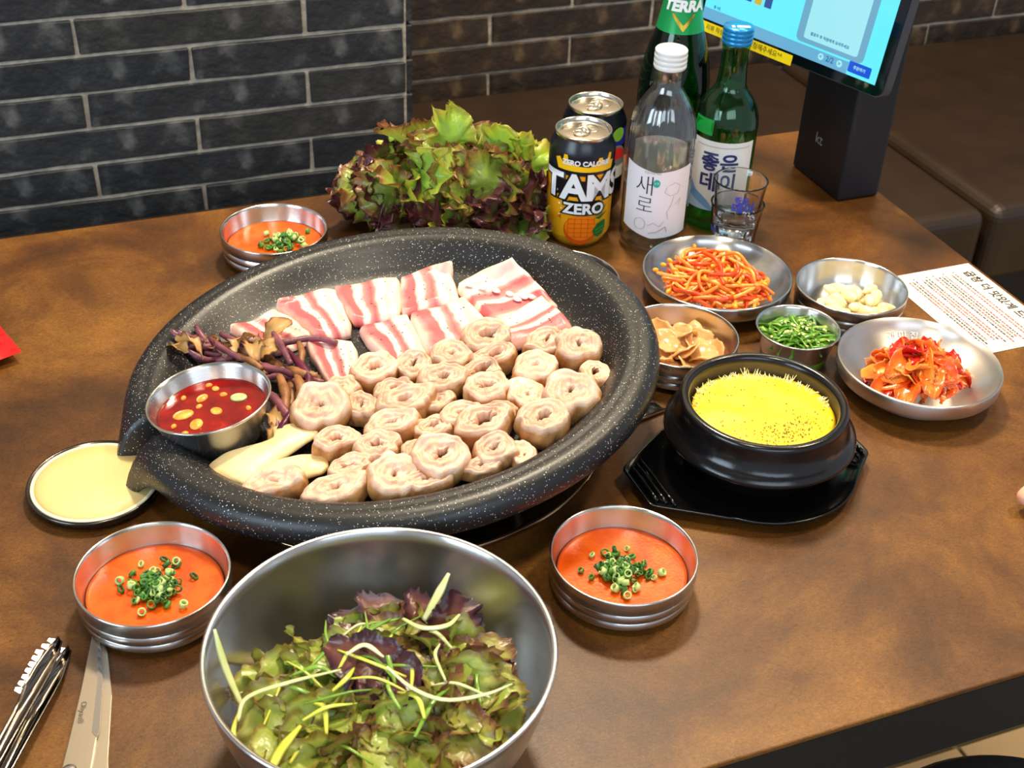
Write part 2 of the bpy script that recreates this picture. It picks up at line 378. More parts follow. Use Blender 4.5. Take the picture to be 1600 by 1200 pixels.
def liquid(name, x, y, z, R, mat, label, M=None, z0=.0045, r0=.04):
    prof = [(0, z)]+[(R*t, z+.00025*math.sin(t*9)) for t in (.2, .4, .6, .8, .94)]+[(R, z+.0005), (R-.001, z-.001), (r0, z0), (0, z0)]
    o = mk(name, *lathe(prof, 72), mat, loc=(x, y, 0), M=M); return tag(o, label, 'sauce')
scal_me = []
for k in range(7):
    r = 1.22*(.0018, .0022, .0027, .0031, .002, .0024, .0016)[k]; hh = 1.2* (.0022, .0016, .002, .0014, .0042, .0034, .005)[k]
    e = (1, .8, .9, .7, .6, 1, .8)[k]
    V, F = lathe([(r, 0), (r, hh), (r*.68, hh), (r*.6, hh*.4), (r*.68, 0)], 12, True); V = [(a, b_*e, c) for a, b_, c in V]
    me = bpy.data.meshes.new('chopped_scallion'); me.from_pydata(V, [], F); me.materials.append(M_SCALL[(0, 1, 0, 2, 0, 1, 2)[k]])
    me.polygons.foreach_set('use_smooth', [True]*len(F)); scal_me.append(me)
def scallions(cx, cy, z, sx, sy, n, label, group, M=None):
    for i in range(n):
        a = random.uniform(0, 2*PI); q = min(abs(random.gauss(0, .5)), 1.15)
        x, y = cx+sx*q*math.cos(a), cy+sy*q*math.sin(a)
        Mi = TR((x, y, z+.0065*max(0, 1-q)*random.uniform(.1, 1)+.0003), Euler((random.uniform(-.9, .9), random.uniform(-.9, .9), random.uniform(0, 6.3))).to_matrix().to_4x4())
        tag(ob('chopped_scallion', scal_me[random.randrange(7)], M=(M @ Mi) if M else Mi), label, 'scallion', group)
for x, y, sc, lb, gr, n in ((.0295, .6996, (.0015, -.0005), 'chopped green scallion piece on the front left orange dip', 'scallions on the front left dip', 85),
                     (.343, .6136, (-.002, -.002), 'chopped green scallion piece on the orange dip beside the black tray', 'scallions on the dip beside the tray', 85),
                     (.2142, 1.1556, (.010, -.004), 'chopped green scallion piece on the orange dip behind the grill pan', 'scallions on the rear dip', 60)):
    liquid('dipping_sauce', x, y, .0150, .0463, M_SAUCE, label= 'smooth orange-red dip filling the '+('front left steel bowl' if x < .1 else 'steel bowl beside the salad bowl' if x > .3 else 'steel bowl behind the pan'))
    scallions(x+sc[0], y+sc[1], .0158, .024, .025, int(n*1.5), lb, gr)

# shallow dish of pale contents below the spout
gd = empty('grease_dish', (.0045, .8405, 0), 'round shallow dish with pale yellow contents below the pan spout', 'dish')
mk('dish', *lathe([(0, 0), (.045, 0), (.0495, .003), (.051, .0085), (.0502, .0098), (.0488, .0095), (.0465, .006), (0, .005)], 80), newmat('dark_steel', (92, 88, 84), .2, 1), gd)
mk('inner_rim', *lathe([(.0482, .0075), (.0475, .0092), (.0455, .0096), (.0448, .0085), (.0455, .0065)], 80, True), newmat('cream_metal', (236, 226, 190), .3), gd)
mk('contents', *lathe([(0, .0088), (.03, .0087), (.0449, .0085), (.0449, .006), (0, .006)], 64), noisemat('pale_yellow_fat', [(.3, (226, 190, 120)), (.7, (234, 202, 134))], 14, 3, .5, Subsurface_Weight=.1), gd)

# ------------------------------------------------------------------ burner
br = empty('table_burner', (.248, .864, 0), 'round black table burner with a steel rim under the grill pan', 'burner')
mk('bezel', *lathe([(.160, .0), (.181, 0), (.1822, .002), (.181, .0042), (.178, .0046), (.174, .0030), (.160, .002)], 128), newmat('bronze_steel', (190, 160, 120), .18, 1), br)
mk('drip_plate', *lathe([(0, .001), (.10, .001), (.172, .0018), (.172, 0)], 96), newmat('black_glass', (8, 8, 8), .12), br)
mk('burner_head', *lathe([(0, .026), (.03, .026), (.042, .022), (.045, .014), (.05, .0015), (0, .0015)], 48), M_BLACK, br)

# ------------------------------------------------------------------ the tilted grill pan
PK = 1.02586; PC = Vector((.2472, .8628, .065)); PN = Vector((-.10923126, .04468552, .99301145)); PX = Vector((.99401636, .00491044, .10912083)); PY = PN.cross(PX)
MP = Matrix(((PX.x, PY.x, PN.x, PC.x), (PX.y, PY.y, PN.y, PC.y), (PX.z, PY.z, PN.z, PC.z), (0, 0, 0, 1))) @ Matrix.Scale(PK, 4)
def PW(u, v, w): return MP @ Vector((u, v, w))
FLOOR_W = -.0245
prof = [(0, -.0245), (.05, -.0245), (.10, -.0245), (.140, -.0245), (.154, -.0240), (.162, -.0215), (.170, -.0150), (.177, -.0072), (.1825, -.0020), (.187, .0002), (.190, .0010), (.1925, .0004), (.195, .0008), (.199, .0014), (.203, .0008), (.2065, -.0012), (.2095, -.0048), (.2110, -.0095), (.2112, -.0145), (.2100, -.0185), (.2075, -.0195), (.2045, -.0150), (.2000, -.0110), (.190, -.0100), (.180, -.0160), (.172, -.0260), (.160, -.0320), (.10, -.0330), (0, -.0330)]
TS = math.radians(183.0)
def panmod(a, r, w, idx):
    d = (a-TS+PI) % (2*PI)-PI
    ad = abs(d)
    c = 1-min(max((ad-.050)/.035, 0), 1); c = c*c*(3-2*c)
    e = math.exp(-(d/.14)**2)
    t = max(0, min(1, (r-.186)/.025))
    top = idx < 20
    if r > .15:
        if top:
            target = -.0245-.02*max(0, (r-.17))/.04*.6
            w = w*(1-c)+min(w, target)*c
        else: w = w-.012*c
    r2 = r+.022*e*t*(1-.35*c); w2 = w-.042*e*t*t-.006*e*t
    return r2, w2
def pan_mesh():
    A = []; a = -PI
    while a < PI-1e-6:
        A.append(a+TS); d = abs(a); a += .009 if d < .3 else .03
    V, F = [], []; k = len(prof)
    for a in A:
        for i, (r, w) in enumerate(prof):
            r, w = panmod(a, r, w, i); V.append((r*math.cos(a), r*math.sin(a), w))
    n = len(A)
    for i in range(n):
        j = (i+1) % n
        for t in range(k-1): F.append((i*k+t, j*k+t, j*k+t+1, i*k+t+1))
    return V, F
pan = empty('grill_pan', (0, 0, 0), 'large round black speckled grill pan with a drain spout, tilted to the left', 'pan', M=MP)
mk('pan_body', *pan_mesh(), M_PAN, pan)
for k in range(4):
    a = k*PI/2+.5; p = Vector((.241+.12*math.cos(a), .841+.12*math.sin(a), 0))
    ztop = PC.z-.0352-(PN.x*(p.x-PC.x)+PN.y*(p.y-PC.y))/PN.z
    q = p-Vector((.248, .864, 0))
    mk('pan_support', *sweep([(q.x*1.1, q.y*1.1, .0015), (q.x*1.08, q.y*1.08, ztop*.8), (q.x*.95, q.y*.95, ztop-.002), (q.x*.5, q.y*.5, .024)], .0035, n=12), M_BLACK, br)

# sauce cup standing in the pan
MC = TR(PW(-.1459, -.0147, -.0232), MP.to_3x3().to_4x4())
bowl('sauce_cup', 0, 0, .0466, .0362, .034, 'cup', 'steel cup of red chilli broth standing in the grill pan by the spout', M=MC, cat='cup')
MS = MC @ Matrix.Translation((-.0, 0, 0))
liquid('chilli_broth', 0, 0, .0245, .0412, M_REDSAUCE, 'glossy deep red chilli broth in the cup inside the pan', M=MS, z0=.004, r0=.03)
mg = noisemat('soaked_garlic', [(.3, (224, 116, 20)), (.7, (244, 190, 90))], 90, 3, .2)
for i, (x, y, s) in enumerate(((-.021, .003, 1.2), (-.014, -.014, 1), (.022, .006, 1), (-.004, .018, .8), (.003, -.004, .8), (-.024, -.022, .45), (-.013, -.031, .6), (.012, .015, .45), (-.03, -.009, .4), (.008, .026, .5), (-.008, .008, .4), (.026, -.012, .4), (.004, .033, .4), (-.017, .025, .4))):
    V, F = lathe([(0, .0015), (.0032, .0013), (.0048, .0004), (.005, -.0006), (.003, -.0012)], 14)
    o = mk('garlic_slice' if s > .7 else 'chilli_seed', [(a*1.35*s, b_*s, c) for a, b_, c in V], F, mg if i not in (2,) else M_SCALL[1], M=MS @ TR((x, y, .0250), Euler((0, 0, i*1.3)).to_matrix().to_4x4()))
    tag(o, 'pale garlic slice floating in the red broth' if s > .7 else 'small chilli seed floating in the red broth', 'garlic' if s > .7 else 'seed', 'garlic slices in the red broth' if s > .7 else 'seeds in the red broth')

# ------------------------------------------------------------------ pork belly
M_PORK = newmat('streaky_pork', (238, 190, 176), .38, Subsurface_Weight=.12); m = M_PORK; b = m.node_tree.nodes['Principled BSDF']
b.inputs['Subsurface Radius'].default_value = (.01, .004, .003); b.inputs['Subsurface Scale'].default_value = .3
uvn = N(m, 'ShaderNodeUVMap'); tc = N(m, 'ShaderNodeTexCoord'); oi = N(m, 'ShaderNodeObjectInfo')
n = N(m, 'ShaderNodeTexNoise', Scale=30, Detail=4); L(m, tc.outputs['Object'], n.inputs['Vector'])
sp = N(m, 'ShaderNodeSeparateXYZ'); L(m, uvn.outputs[0], sp.inputs[0])
a1 = N(m, 'ShaderNodeMath', operation='MULTIPLY_ADD'); a1.inputs[1].default_value = .32; L(m, n.outputs['Fac'], a1.inputs[0]); L(m, sp.outputs[0], a1.inputs[2])
a2 = N(m, 'ShaderNodeMath', operation='MULTIPLY_ADD'); a2.inputs[1].default_value = .10; L(m, oi.outputs['Random'], a2.inputs[0]); L(m, a1.outputs[0], a2.inputs[2])
a3 = N(m, 'ShaderNodeMath', operation='SUBTRACT'); a3.inputs[1].default_value = .21; L(m, a2.outputs[0], a3.inputs[0])
FAT, MEAT, PINK, PALE = (244, 218, 202), (204, 94, 98), (222, 138, 132), (240, 194, 178)
rp = ramp(m, a3.outputs[0], [(.02, PALE), (.10, PINK), (.17, MEAT), (.30, MEAT), (.35, FAT), (.42, FAT), (.47, PINK), (.56, MEAT), (.61, PINK), (.66, FAT), (.76, FAT), (.80, PALE), (.84, PALE), (.92, FAT), (.98, (236, 206, 182))])
L(m, rp.outputs[0], b.inputs['Base Color'])
n4 = N(m, 'ShaderNodeTexNoise', Scale=160, Detail=3); L(m, tc.outputs['Object'], n4.inputs['Vector'])
bp = N(m, 'ShaderNodeBump', Strength=.35, Distance=.001); L(m, n4.outputs['Fac'], bp.inputs['Height']); L(m, bp.outputs[0], b.inputs['Normal'])
M_PEPPER = newmat('ground_pepper', (46, 36, 24), .8); M_HERB = newmat('herb_flake', (66, 84, 30), .7)
PORK = [[(-0.112, 0.1212), (-0.067, 0.1388), (-0.0478, 0.0797), (-0.0822, 0.0751)], [(-0.0648, 0.1485), (-0.0073, 0.1426), (-0.0161, 0.0715), (-0.0439, 0.0776)], [(-0.012, 0.149), (0.047, 0.1403), (0.0272, 0.0754), (-0.0103, 0.0866)], [(0.046, 0.1332), (0.0923, 0.137), (0.0821, 0.076), (0.0309, 0.0781)], [(0.0875, 0.1), (0.1383, 0.1125), (0.1525, 0.0266), (0.0957, 0.0288)], [(0.0905, 0.0148), (0.1438, 0.0337), (0.1467, -0.0212), (0.0879, -0.0216)], [(0.0359, 0.0706), (0.086, 0.0739), (0.0906, 0.0136), (0.0298, 0.0043)], [(-0.009, 0.0711), (0.0345, 0.0714), (0.0295, 0.0034), (-0.0016, 0.0003)], [(-0.0551, 0.0747), (-0.0195, 0.0533), (-0.0252, 0.0108), (-0.0531, 0.0013)]]
PLAB = ['raw pork belly slice farthest left, touching the purple stems', 'raw pork belly slice second from left in the rear row', 'raw pork belly slice third from left in the rear row', 'raw pork belly slice with one wide red band, fourth in the rear row',
        'raw pork belly slice with white rib-cartilage dots, top right in the pan', 'raw pork belly slice with a red upper edge, just above the right rings', 'raw pork belly slice in the centre with two red bands, below the rear row', 'raw pork belly slice with a wide red band, left of the central slice', 'pale raw pork belly slice beside the purple stems, nearest the rings']
for i, Q in enumerate(PORK):
    if i in (5,): Q = [Q[3], Q[0], Q[1], Q[2]]
    if i == 4: Q = [Q[3], Q[0], Q[1], Q[2]]
    Q = [Vector((a, b_, 0)) for a, b_ in Q]; cc = sum(Q, Vector())/4
    nu, nv = 22, 16; V, F, UV = [], [], []
    hh = .0085
    for side in (0, 1):
        for a in range(nu+1):
            for c in range(nv+1):
                u, v = a/nu, c/nv
                # squircle rounding of corners
                p = (Q[0]*(1-u)+Q[1]*u)*(1-v)+(Q[3]*(1-u)+Q[2]*u)*v
                eu, ev = 2*u-1, 2*v-1
                p = cc+(p-cc)*(1-.08*(eu*eu*ev*ev)**1.5)*1.08
                edge = max(abs(eu), abs(ev)); rr_ = math.sqrt(max(0, 1-max(0, (edge-.84)/.16)**2))
                nz = mnoise.noise(Vector((p.x*40+i*3, p.y*40, i)))
                p += Vector((mnoise.noise(Vector((p.x*60, p.y*60, i*5))), mnoise.noise(Vector((p.x*60, p.y*60, i*5+9))), 0))*.0026*max(0, edge-.4)
                zz = FLOOR_W+.0008+(.006 if i == 5 else 0)+(hh*(.22+.78*rr_)+.0030*nz+.0013*math.sin(u*9+i)*(edge < .97)+(.0035*abs(ev)**3 if i % 2 else .002*abs(eu)**3) if side else 0)
                rad = math.hypot(p.x, p.y)
                if rad > .150: zz += (rad-.150)*.75; p.y -= (rad-.150)*.95
                V.append(tuple(p+Vector((0, 0, zz)))); UV.append((u, v))
    K = (nu+1)*(nv+1)
    for a in range(nu):
        for c in range(nv):
            q = a*(nv+1)+c; F.append((q+K, q+nv+1+K, q+nv+2+K, q+1+K)); F.append((q, q+1, q+nv+2, q+nv+1))
    bd = [c for c in range(nv+1)]+[a*(nv+1)+nv for a in range(1, nu+1)]+[nu*(nv+1)+c for c in range(nv-1, -1, -1)]+[a*(nv+1) for a in range(nu-1, 0, -1)]
    for q, w in zip(bd, bd[1:]+bd[:1]): F.append((q, q+K, w+K, w))
    o = mk('pork_belly_slice', V, F, M_PORK, uv=UV, M=MP); tag(o, PLAB[i], 'meat', 'pork belly slices in the pan')
    pv, pf = [], []
    for k in range(16):
        q = K+random.randrange(3, nu-2)*(nv+1)+random.randrange(2, nv-1); x, y, z = V[q]; s = random.uniform(.00025, .0007); t = len(pv)
        an = random.uniform(0, 3); dx, dy = s*2*math.cos(an), s*2*math.sin(an)
        pv += [(x-dx, y-dy, z), (x-dy*.5, y+dx*.5, z), (x+dx, y+dy, z), (x+dy*.5, y-dx*.5, z), (x, y, z+s)]; pf += [(t, t+1, t+4), (t+1, t+2, t+4), (t+2, t+3, t+4), (t+3, t, t+4)]
    tag(mk('pepper', pv, pf, M_PEPPER, o), kind='stuff')
    if i in (4, 5):
        for k in range(5 if i == 4 else 2):
            x, y = ((.096+.0085*k, .088-.0105*k) if i == 4 else (.124+.012*k, .045-.002*k))
            V2, F2 = lathe([(0, .002), (.003, .0014), (.0042, 0), (.003, -.001)], 14)
            mk('cartilage', [(a*.62, c*1.15, d) for a, c, d in V2], F2, newmat('cartilage_white', (246, 232, 222), .3), o, M=TR((x, y, FLOOR_W+.0115), Euler((0, 0, .5)).to_matrix().to_4x4()))

# ------------------------------------------------------------------ grilled intestine rings
M_GOP = newmat('grilled_intestine', (225, 180, 150), .36, Subsurface_Weight=.1); m = M_GOP; b = m.node_tree.nodes['Principled BSDF']
b.inputs['Subsurface Radius'].default_value = (.01, .005, .003); b.inputs['Subsurface Scale'].default_value = .3
uvn = N(m, 'ShaderNodeUVMap'); tc = N(m, 'ShaderNodeTexCoord'); sp = N(m, 'ShaderNodeSeparateXYZ'); L(m, uvn.outputs[0], sp.inputs[0])
n = N(m, 'ShaderNodeTexNoise', Scale=52, Detail=5, Distortion=.5); L(m, tc.outputs['Object'], n.inputs['Vector'])
# sides (uv.x=0) tan-brown with darker searing, cut face (uv.x=1) pale pink
rs = ramp(m, n.outputs['Fac'], [(.30, (122, 68, 30)), (.42, (182, 122, 66)), (.56, (208, 156, 98)), (.8, (222, 176, 122))])
rt = ramp(m, n.outputs['Fac'], [(.26, (204, 150, 116)), (.44, (230, 186, 156)), (.62, (240, 208, 182))])
mx = N(m, 'ShaderNodeMix', data_type='RGBA'); L(m, rs.outputs[0], mx.inputs[6]); L(m, rt.outputs[0], mx.inputs[7])
n5 = N(m, 'ShaderNodeMath', operation='MULTIPLY_ADD'); n5.inputs[1].default_value = .5; L(m, n.outputs['Fac'], n5.inputs[0]); L(m, sp.outputs[0], n5.inputs[2])
mr = N(m, 'ShaderNodeMapRange'); mr.inputs[1].default_value = .55; mr.inputs[2].default_value = .95; L(m, n5.outputs[0], mr.inputs[0]); L(m, mr.outputs[0], mx.inputs[0])
wv = N(m, 'ShaderNodeTexNoise', Scale=5, Detail=3, Distortion=1); cbx = N(m, 'ShaderNodeCombineXYZ')
mu = N(m, 'ShaderNodeMath', operation='MULTIPLY'); mu.inputs[1].default_value = 9; L(m, sp.outputs[1], mu.inputs[0]); L(m, mu.outputs[0], cbx.inputs[0]); L(m, sp.outputs[0], cbx.inputs[1])
L(m, cbx.outputs[0], wv.inputs['Vector'])
oi = N(m, 'ShaderNodeObjectInfo'); hs = N(m, 'ShaderNodeHueSaturation')
mv = N(m, 'ShaderNodeMapRange'); mv.inputs[3].default_value = .74; mv.inputs[4].default_value = 1.07; L(m, oi.outputs['Random'], mv.inputs[0]); L(m, mv.outputs[0], hs.inputs['Value'])
L(m, mx.outputs[2], hs.inputs['Color']); L(m, hs.outputs[0], b.inputs['Base Color'])
n6 = N(m, 'ShaderNodeTexNoise', Scale=150, Detail=4); L(m, tc.outputs['Object'], n6.inputs['Vector'])
adb = N(m, 'ShaderNodeMath', operation='MULTIPLY_ADD'); adb.inputs[1].default_value = 1.4; L(m, wv.outputs['Fac'], adb.inputs[0]); L(m, n6.outputs['Fac'], adb.inputs[2])
bp = N(m, 'ShaderNodeBump', Strength=.35, Distance=.0015); L(m, adb.outputs[0], bp.inputs['Height']); L(m, bp.outputs[0], b.inputs['Normal'])
RINGS = [(0.0772, -0.0106, 0.0196), (0.013, -0.0146, 0.0142), (0.0441, -0.0179, 0.0163), (0.0731, -0.0364, 0.0177), (0.1165, -0.0359, 0.0173), (0.1362, -0.0558, 0.0182), (0.1358, -0.0878, 0.0118), (0.0954, -0.0664, 0.0179), (0.0572, -0.0491, 0.0159), (0.0263, -0.0484, 0.0188), (0.054, -0.0736, 0.0166), (0.0775, -0.0953, 0.0135), (0.1062, -0.1131, 0.0201), (-0.0173, -0.0096, 0.0181), (-0.0115, -0.0411, 0.0167), (-0.009, -0.0649, 0.0223), (0.0162, -0.066, 0.0122), (0.0242, -0.095, 0.0162), (0.052, -0.104, 0.0133), (0.0748, -0.1328, 0.0187), (-0.0271, -0.088, 0.0189), (0.0012, -0.0991, 0.0142), (0.0352, -0.1167, 0.0216), (-0.0692, -0.0437, 0.0203), (-0.0476, -0.0192, 0.0149), (-0.039, -0.0475, 0.0136), (0.032, -0.1467, 0.0156), (0.0505, -0.1561, 0.0091), (-0.007, -0.1416, 0.0205), (-0.0167, -0.1209, 0.0129), (-0.0428, -0.1058, 0.0167), (-0.0688, -0.0857, 0.0178), (-0.0676, -0.1189, 0.0155), (-0.0427, -0.1444, 0.0171), (-0.0827, -0.1383, 0.0223), (-0.1201, -0.1131, 0.0235), (-0.0211, -0.1600, 0.0187), (0.0189, -0.1600, 0.0157)]
# aspect (y/x), hole size, hole slit angle, tilt toward viewer, pointedness
RSH = {0: (.85, .30, .3), 1: (1.05, .26, .8), 2: (.85, .08, 0), 3: (.58, .34, .2), 4: (.72, .22, .4), 5: (.95, .14, 1.2), 6: (1.1, .42, 1.4), 7: (.85, .10, .2), 8: (.62, .40, .3), 9: (.72, .16, .3), 10: (.9, .30, -.5), 11: (1.2, .10, 1.1), 12: (.95, .12, 1.5), 13: (.82, .26, .2), 14: (.55, .15, 0), 15: (.62, .20, .1), 16: (.8, .05, 0), 17: (.66, .12, .1), 18: (.8, .22, .2), 19: (.85, .28, .5), 20: (.6, .16, .1), 21: (.78, .24, .3), 22: (.66, .34, .15), 23: (.95, .07, .2), 24: (.8, .06, 0), 25: (1, .16, 1), 26: (.85, .16, .6), 27: (1.3, .18, 1.4), 28: (.88, .22, .4), 29: (.8, .1, 0), 30: (.75, .24, -.6), 31: (.6, .28, 0), 32: (.72, .25, -.4), 33: (.95, .1, .8), 34: (.6, .1, .2), 35: (.5, .06, .1), 36: (.5, .15, .3), 37: (.5, .12, .4)}
GLAB = {0: 'topmost ring, tucked under the right pork slice', 1: 'upright tan ring left of the peaked one, below the central pork', 2: 'peaked ring with closed centre, below the central pork', 3: 'flattened open ring below the topmost one', 4: 'ring touching the lower right pork slice', 5: 'ring at the upper right corner of the heap', 6: 'small open ring farthest right, against the pan wall',
        7: 'large round ring with closed pale centre in the right half', 8: 'collapsed open ring with wrinkled edge', 9: 'ring with a small swirl left of the collapsed one', 10: 'ring with a bright fatty middle in the centre of the heap', 11: 'pointed drop-shaped ring in the right half', 12: 'biggest crumpled pinkish piece at the right wall', 13: 'round ring with a clear hole, left end of the rear row',
        14: 'pinkish flat piece behind the large ring with the dark slit', 15: 'large ring with a dark slit hole left of centre', 16: 'small piece squeezed right of the dark-slit ring', 17: 'oval ring with spiral folds in the centre', 18: 'small white-faced ring right of the spiral oval', 19: 'square-cornered open ring near the right front rim', 20: 'browned oval ring below the dark-slit ring',
        21: 'pale-faced small ring right of the browned oval', 22: 'wide open ring with a raised brown corner', 23: 'big pale snail-like ring beside the purple stems', 24: 'piece lying behind the snail-like ring', 25: 'browned folded piece right of the snail-like ring', 26: 'swirled ring near the front right rim', 27: 'narrow upright sliver at the front right rim', 28: 'biggest ring with an open hole in the front row',
        29: 'piece half hidden behind the front hole ring', 30: 'slanting ring with a long pink slit', 31: 'curled open piece above the mushroom end', 32: 'small ring with seared edge left of the front row', 33: 'domed upright piece in the front row', 34: 'wide seared piece lying along the front rim', 35: 'flat pale disc at the front left beside the mushrooms', 36: 'thin piece half hidden behind the front rim', 37: 'last sliver behind the front rim on the right'}
for i, (u, v, R) in enumerate(RINGS):
    asp, hole, hang = RSH[i]; R *= 1.08; hole *= .80
    nt, nf = 48, 18; V, F, UV = [], [], []
    H = R*.58 if i not in (34, 35, 36, 37) else R*.42
    H = min(H, .0125); wob = random.uniform(.6, 1.4); sd = i*7.31
    for a in range(nt):
        t = 2*PI*a/nt; ct, st_ = math.cos(t), math.sin(t)
        ro = 1+.22*wob*mnoise.noise(Vector((ct*1.3+sd, st_*1.3, .3)))+.13*mnoise.noise(Vector((ct*3.2+sd, st_*3.2, 2)))
        if i in (2, 11, 20, 27): ro += .28*max(0, math.cos(t-1.7))**6
        if i in (19, 12): ro *= 1+.10*abs(math.sin(2*t))
        ox, oy = R*ro*ct, R*asp*ro*st_
        # slit like hole
        hx, hy = hole*R*1.25*ct, hole*R*.55*st_; ca, sa_ = math.cos(hang), math.sin(hang)
        hx, hy = hx*ca-hy*sa_, hx*sa_+hy*ca
        hn = 1+.9*mnoise.noise(Vector((ct*2.2+sd, st_*2.2, 7))); hx *= hn; hy *= hn
        sec = [(0, -.5), (.25, -.98), (.7, -1.0), (.93, -.86), (1.0, -.45), (1.03, 0), (1.0, .42), (.93, .78), (.82, .97), (.72, .99), (.60, .86), (.50, .97), (.38, .98), (.28, .82), (.16, .90), (.06, .74), (0, .42), (-.02, -.1)]
        for k, (s, z) in enumerate(sec):
            x, y = hx+(ox-hx)*s, hy+(oy-hy)*s
            zz = z*H*(1+.13*mnoise.noise(Vector((x*75+sd, y*75, 1)))+.16*mnoise.noise(Vector((ct*1.2, st_*1.2+sd, 9))))
            if z > .6: zz += H*(.09*math.sin(s*19+1.2*mnoise.noise(Vector((ct*1.5+sd, st_*1.5, 4)))*3)*(s < .8)+.05*mnoise.noise(Vector((x*260, y*260, sd))))
            x += .0017*mnoise.noise(Vector((x*190, y*190, sd+zz*200))); y += .0017*mnoise.noise(Vector((x*190+4, y*190, sd+zz*200)))
            zz += .0016*mnoise.noise(Vector((x*170+sd, y*170, zz*60)))*(z > 0)
            V.append((x, y, zz)); UV.append((1.0 if 7 < k <= 16 else .62 if k == 7 else 0, a/nt))
    for a in range(nt):
        c = (a+1) % nt
        for k in range(nf):
            q = (k+1) % nf; F.append((a*nf+k, c*nf+k, c*nf+q, a*nf+q))
    tilt = random.uniform(.12, .34) if i not in (34, 35) else .1
    if i in (33, 23, 28): tilt = .42
    Mx = MP @ TR((u, v, FLOOR_W+H+.0010+.4*R*asp*math.sin(tilt)), Matrix.Rotation(tilt, 4, 'X') @ Matrix.Rotation(random.uniform(-.12, .12), 4, 'Y'))
    if i in (36, 37): Mx = MP @ TR((u, v+.004, FLOOR_W+H+.003), Matrix.Rotation(.3, 4, 'X'))
    o = mk('grilled_intestine_ring', V, F, M_GOP, uv=UV, M=Mx)
    subs(o, 1); tag(o, GLAB[i], 'meat', 'grilled intestine rings in the pan')

# ------------------------------------------------------------------ mushrooms
M_MUSH = noisemat('king_oyster_flesh', [(.3, (222, 184, 122)), (.6, (238, 214, 164))], 26, 3, .42, .15, 120, Subsurface_Weight=.12)
def mush(P, W, T, lab, w0):
    P = [(a, c, FLOOR_W+w0+d) for a, c, d in P]
    o = mk('mushroom_slice', *sweep(P, W, T, n=30, k=20, rough=.06, seed=len(lab)), M_MUSH, M=MP); subs(o, 1); tag(o, lab, 'mushroom', 'king oyster mushroom slices')
mush([(-.157, -.084, 0), (-.150, -.079, 0), (-.136, -.073, .001), (-.120, -.069, .002), (-.104, -.064, .003), (-.094, -.055, .004), (-.089, -.048, .005)], [.005, .0195, .0235, .0220, .0175, .0125, .0115, .0160, .0200, .006], [.003, .0068, .0078, .0075, .007, .006, .005, .003], 'fat cream mushroom slice lying beside the sauce cup', .0085)
mush([(-.135, -.100, 0), (-.122, -.094, .002), (-.106, -.091, .003), (-.092, -.096, .003), (-.083, -.106, .003)], [.004, .0105, .0120, .0115, .0125, .0145, .004], [.002, .0055, .006, .0055, .005, .002], 'smaller cream mushroom slice tucked under the fat one', .0065)

# ------------------------------------------------------------------ purple stems
M_STEM = [noisemat('purple_stem', [(.3, (88, 40, 54)), (.7, (144, 84, 96))], 50, 4, .4, .3, 200), noisemat('tan_stem', [(.3, (110, 66, 36)), (.7, (164, 112, 66))], 50, 4, .5, .4, 200), noisemat('dark_magenta_stem', [(.3, (62, 8, 36)), (.7, (104, 22, 58))], 50, 4, .35, .3, 200)]
STEMS = [[(-0.1562, 0.1302), (-0.1487, 0.1143), (-0.14, 0.098)], [(-0.1357, 0.1312), (-0.1332, 0.1119), (-0.1244, 0.0896)], [(-0.128, 0.1091), (-0.1205, 0.0875), (-0.108, 0.0638)], [(-0.1483, 0.0995), (-0.1384, 0.0828), (-0.1263, 0.0792)], [(-0.0948, 0.0795), (-0.073, 0.0736), (-0.0479, 0.0689), (-0.0332, 0.0523)], [(-0.0778, 0.0909), (-0.0766, 0.064), (-0.0755, 0.0381)], [(-0.0734, 0.0594), (-0.0685, 0.0317), (-0.0675, 0.0069), (-0.0832, -0.0184), (-0.1027, -0.045)], [(-0.0974, 0.0471), (-0.077, 0.0253), (-0.0577, 0.0018)], [(-0.0869, 0.0252), (-0.0885, -0.0003), (-0.0937, -0.0229)], [(-0.0801, 0.0243), (-0.0808, 0.0034), (-0.0874, -0.0187)], [(-0.0996, -0.0073), (-0.1012, -0.0264), (-0.1039, -0.0444)], [(-0.0614, 0.0674), (-0.0631, 0.0511), (-0.0673, 0.0366)], [(-0.0907, 0.0716), (-0.0884, 0.0562), (-0.0873, 0.0417)], [(-0.0968, 0.0304), (-0.0863, 0.0276), (-0.0769, 0.0199)], [(-0.078, 0.0152), (-0.0729, 0.0019), (-0.0673, -0.0089)], [(-0.1294, 0.078), (-0.1186, 0.0751), (-0.1067, 0.0773)], [(-0.1062, 0.0799), (-0.0991, 0.0591), (-0.0958, 0.0353)], [(-0.1513, 0.1246), (-0.1443, 0.1149), (-0.1342, 0.1065)],
         [(-0.15, 0.12), (-0.138, 0.106), (-0.124, 0.098)], [(-0.146, 0.104), (-0.13, 0.098), (-0.112, 0.094)], [(-0.118, 0.112), (-0.11, 0.096), (-0.1, 0.082)], [(-0.104, 0.1), (-0.094, 0.088), (-0.082, 0.08)], [(-0.1, 0.054), (-0.09, 0.04), (-0.076, 0.03)], [(-0.112, 0.074), (-0.104, 0.06), (-0.098, 0.044)], [(-0.09, 0.058), (-0.082, 0.04), (-0.08, 0.018)], [(-0.096, -0.01), (-0.09, -0.022), (-0.084, -0.034)], [(-0.078, 0.034), (-0.07, 0.02), (-0.06, 0.012)], [(-0.136, 0.092), (-0.122, 0.084), (-0.104, 0.082)],
         [(-.118, .098), (-.104, .082), (-.092, .060)], [(-.102, .010), (-.097, -.008), (-.093, -.030)], [(-.112, .060), (-.100, .046), (-.086, .040)], [(-.140, .110), (-.126, .100), (-.112, .092)], [(-.074, .020), (-.076, .002), (-.081, -.016)]]
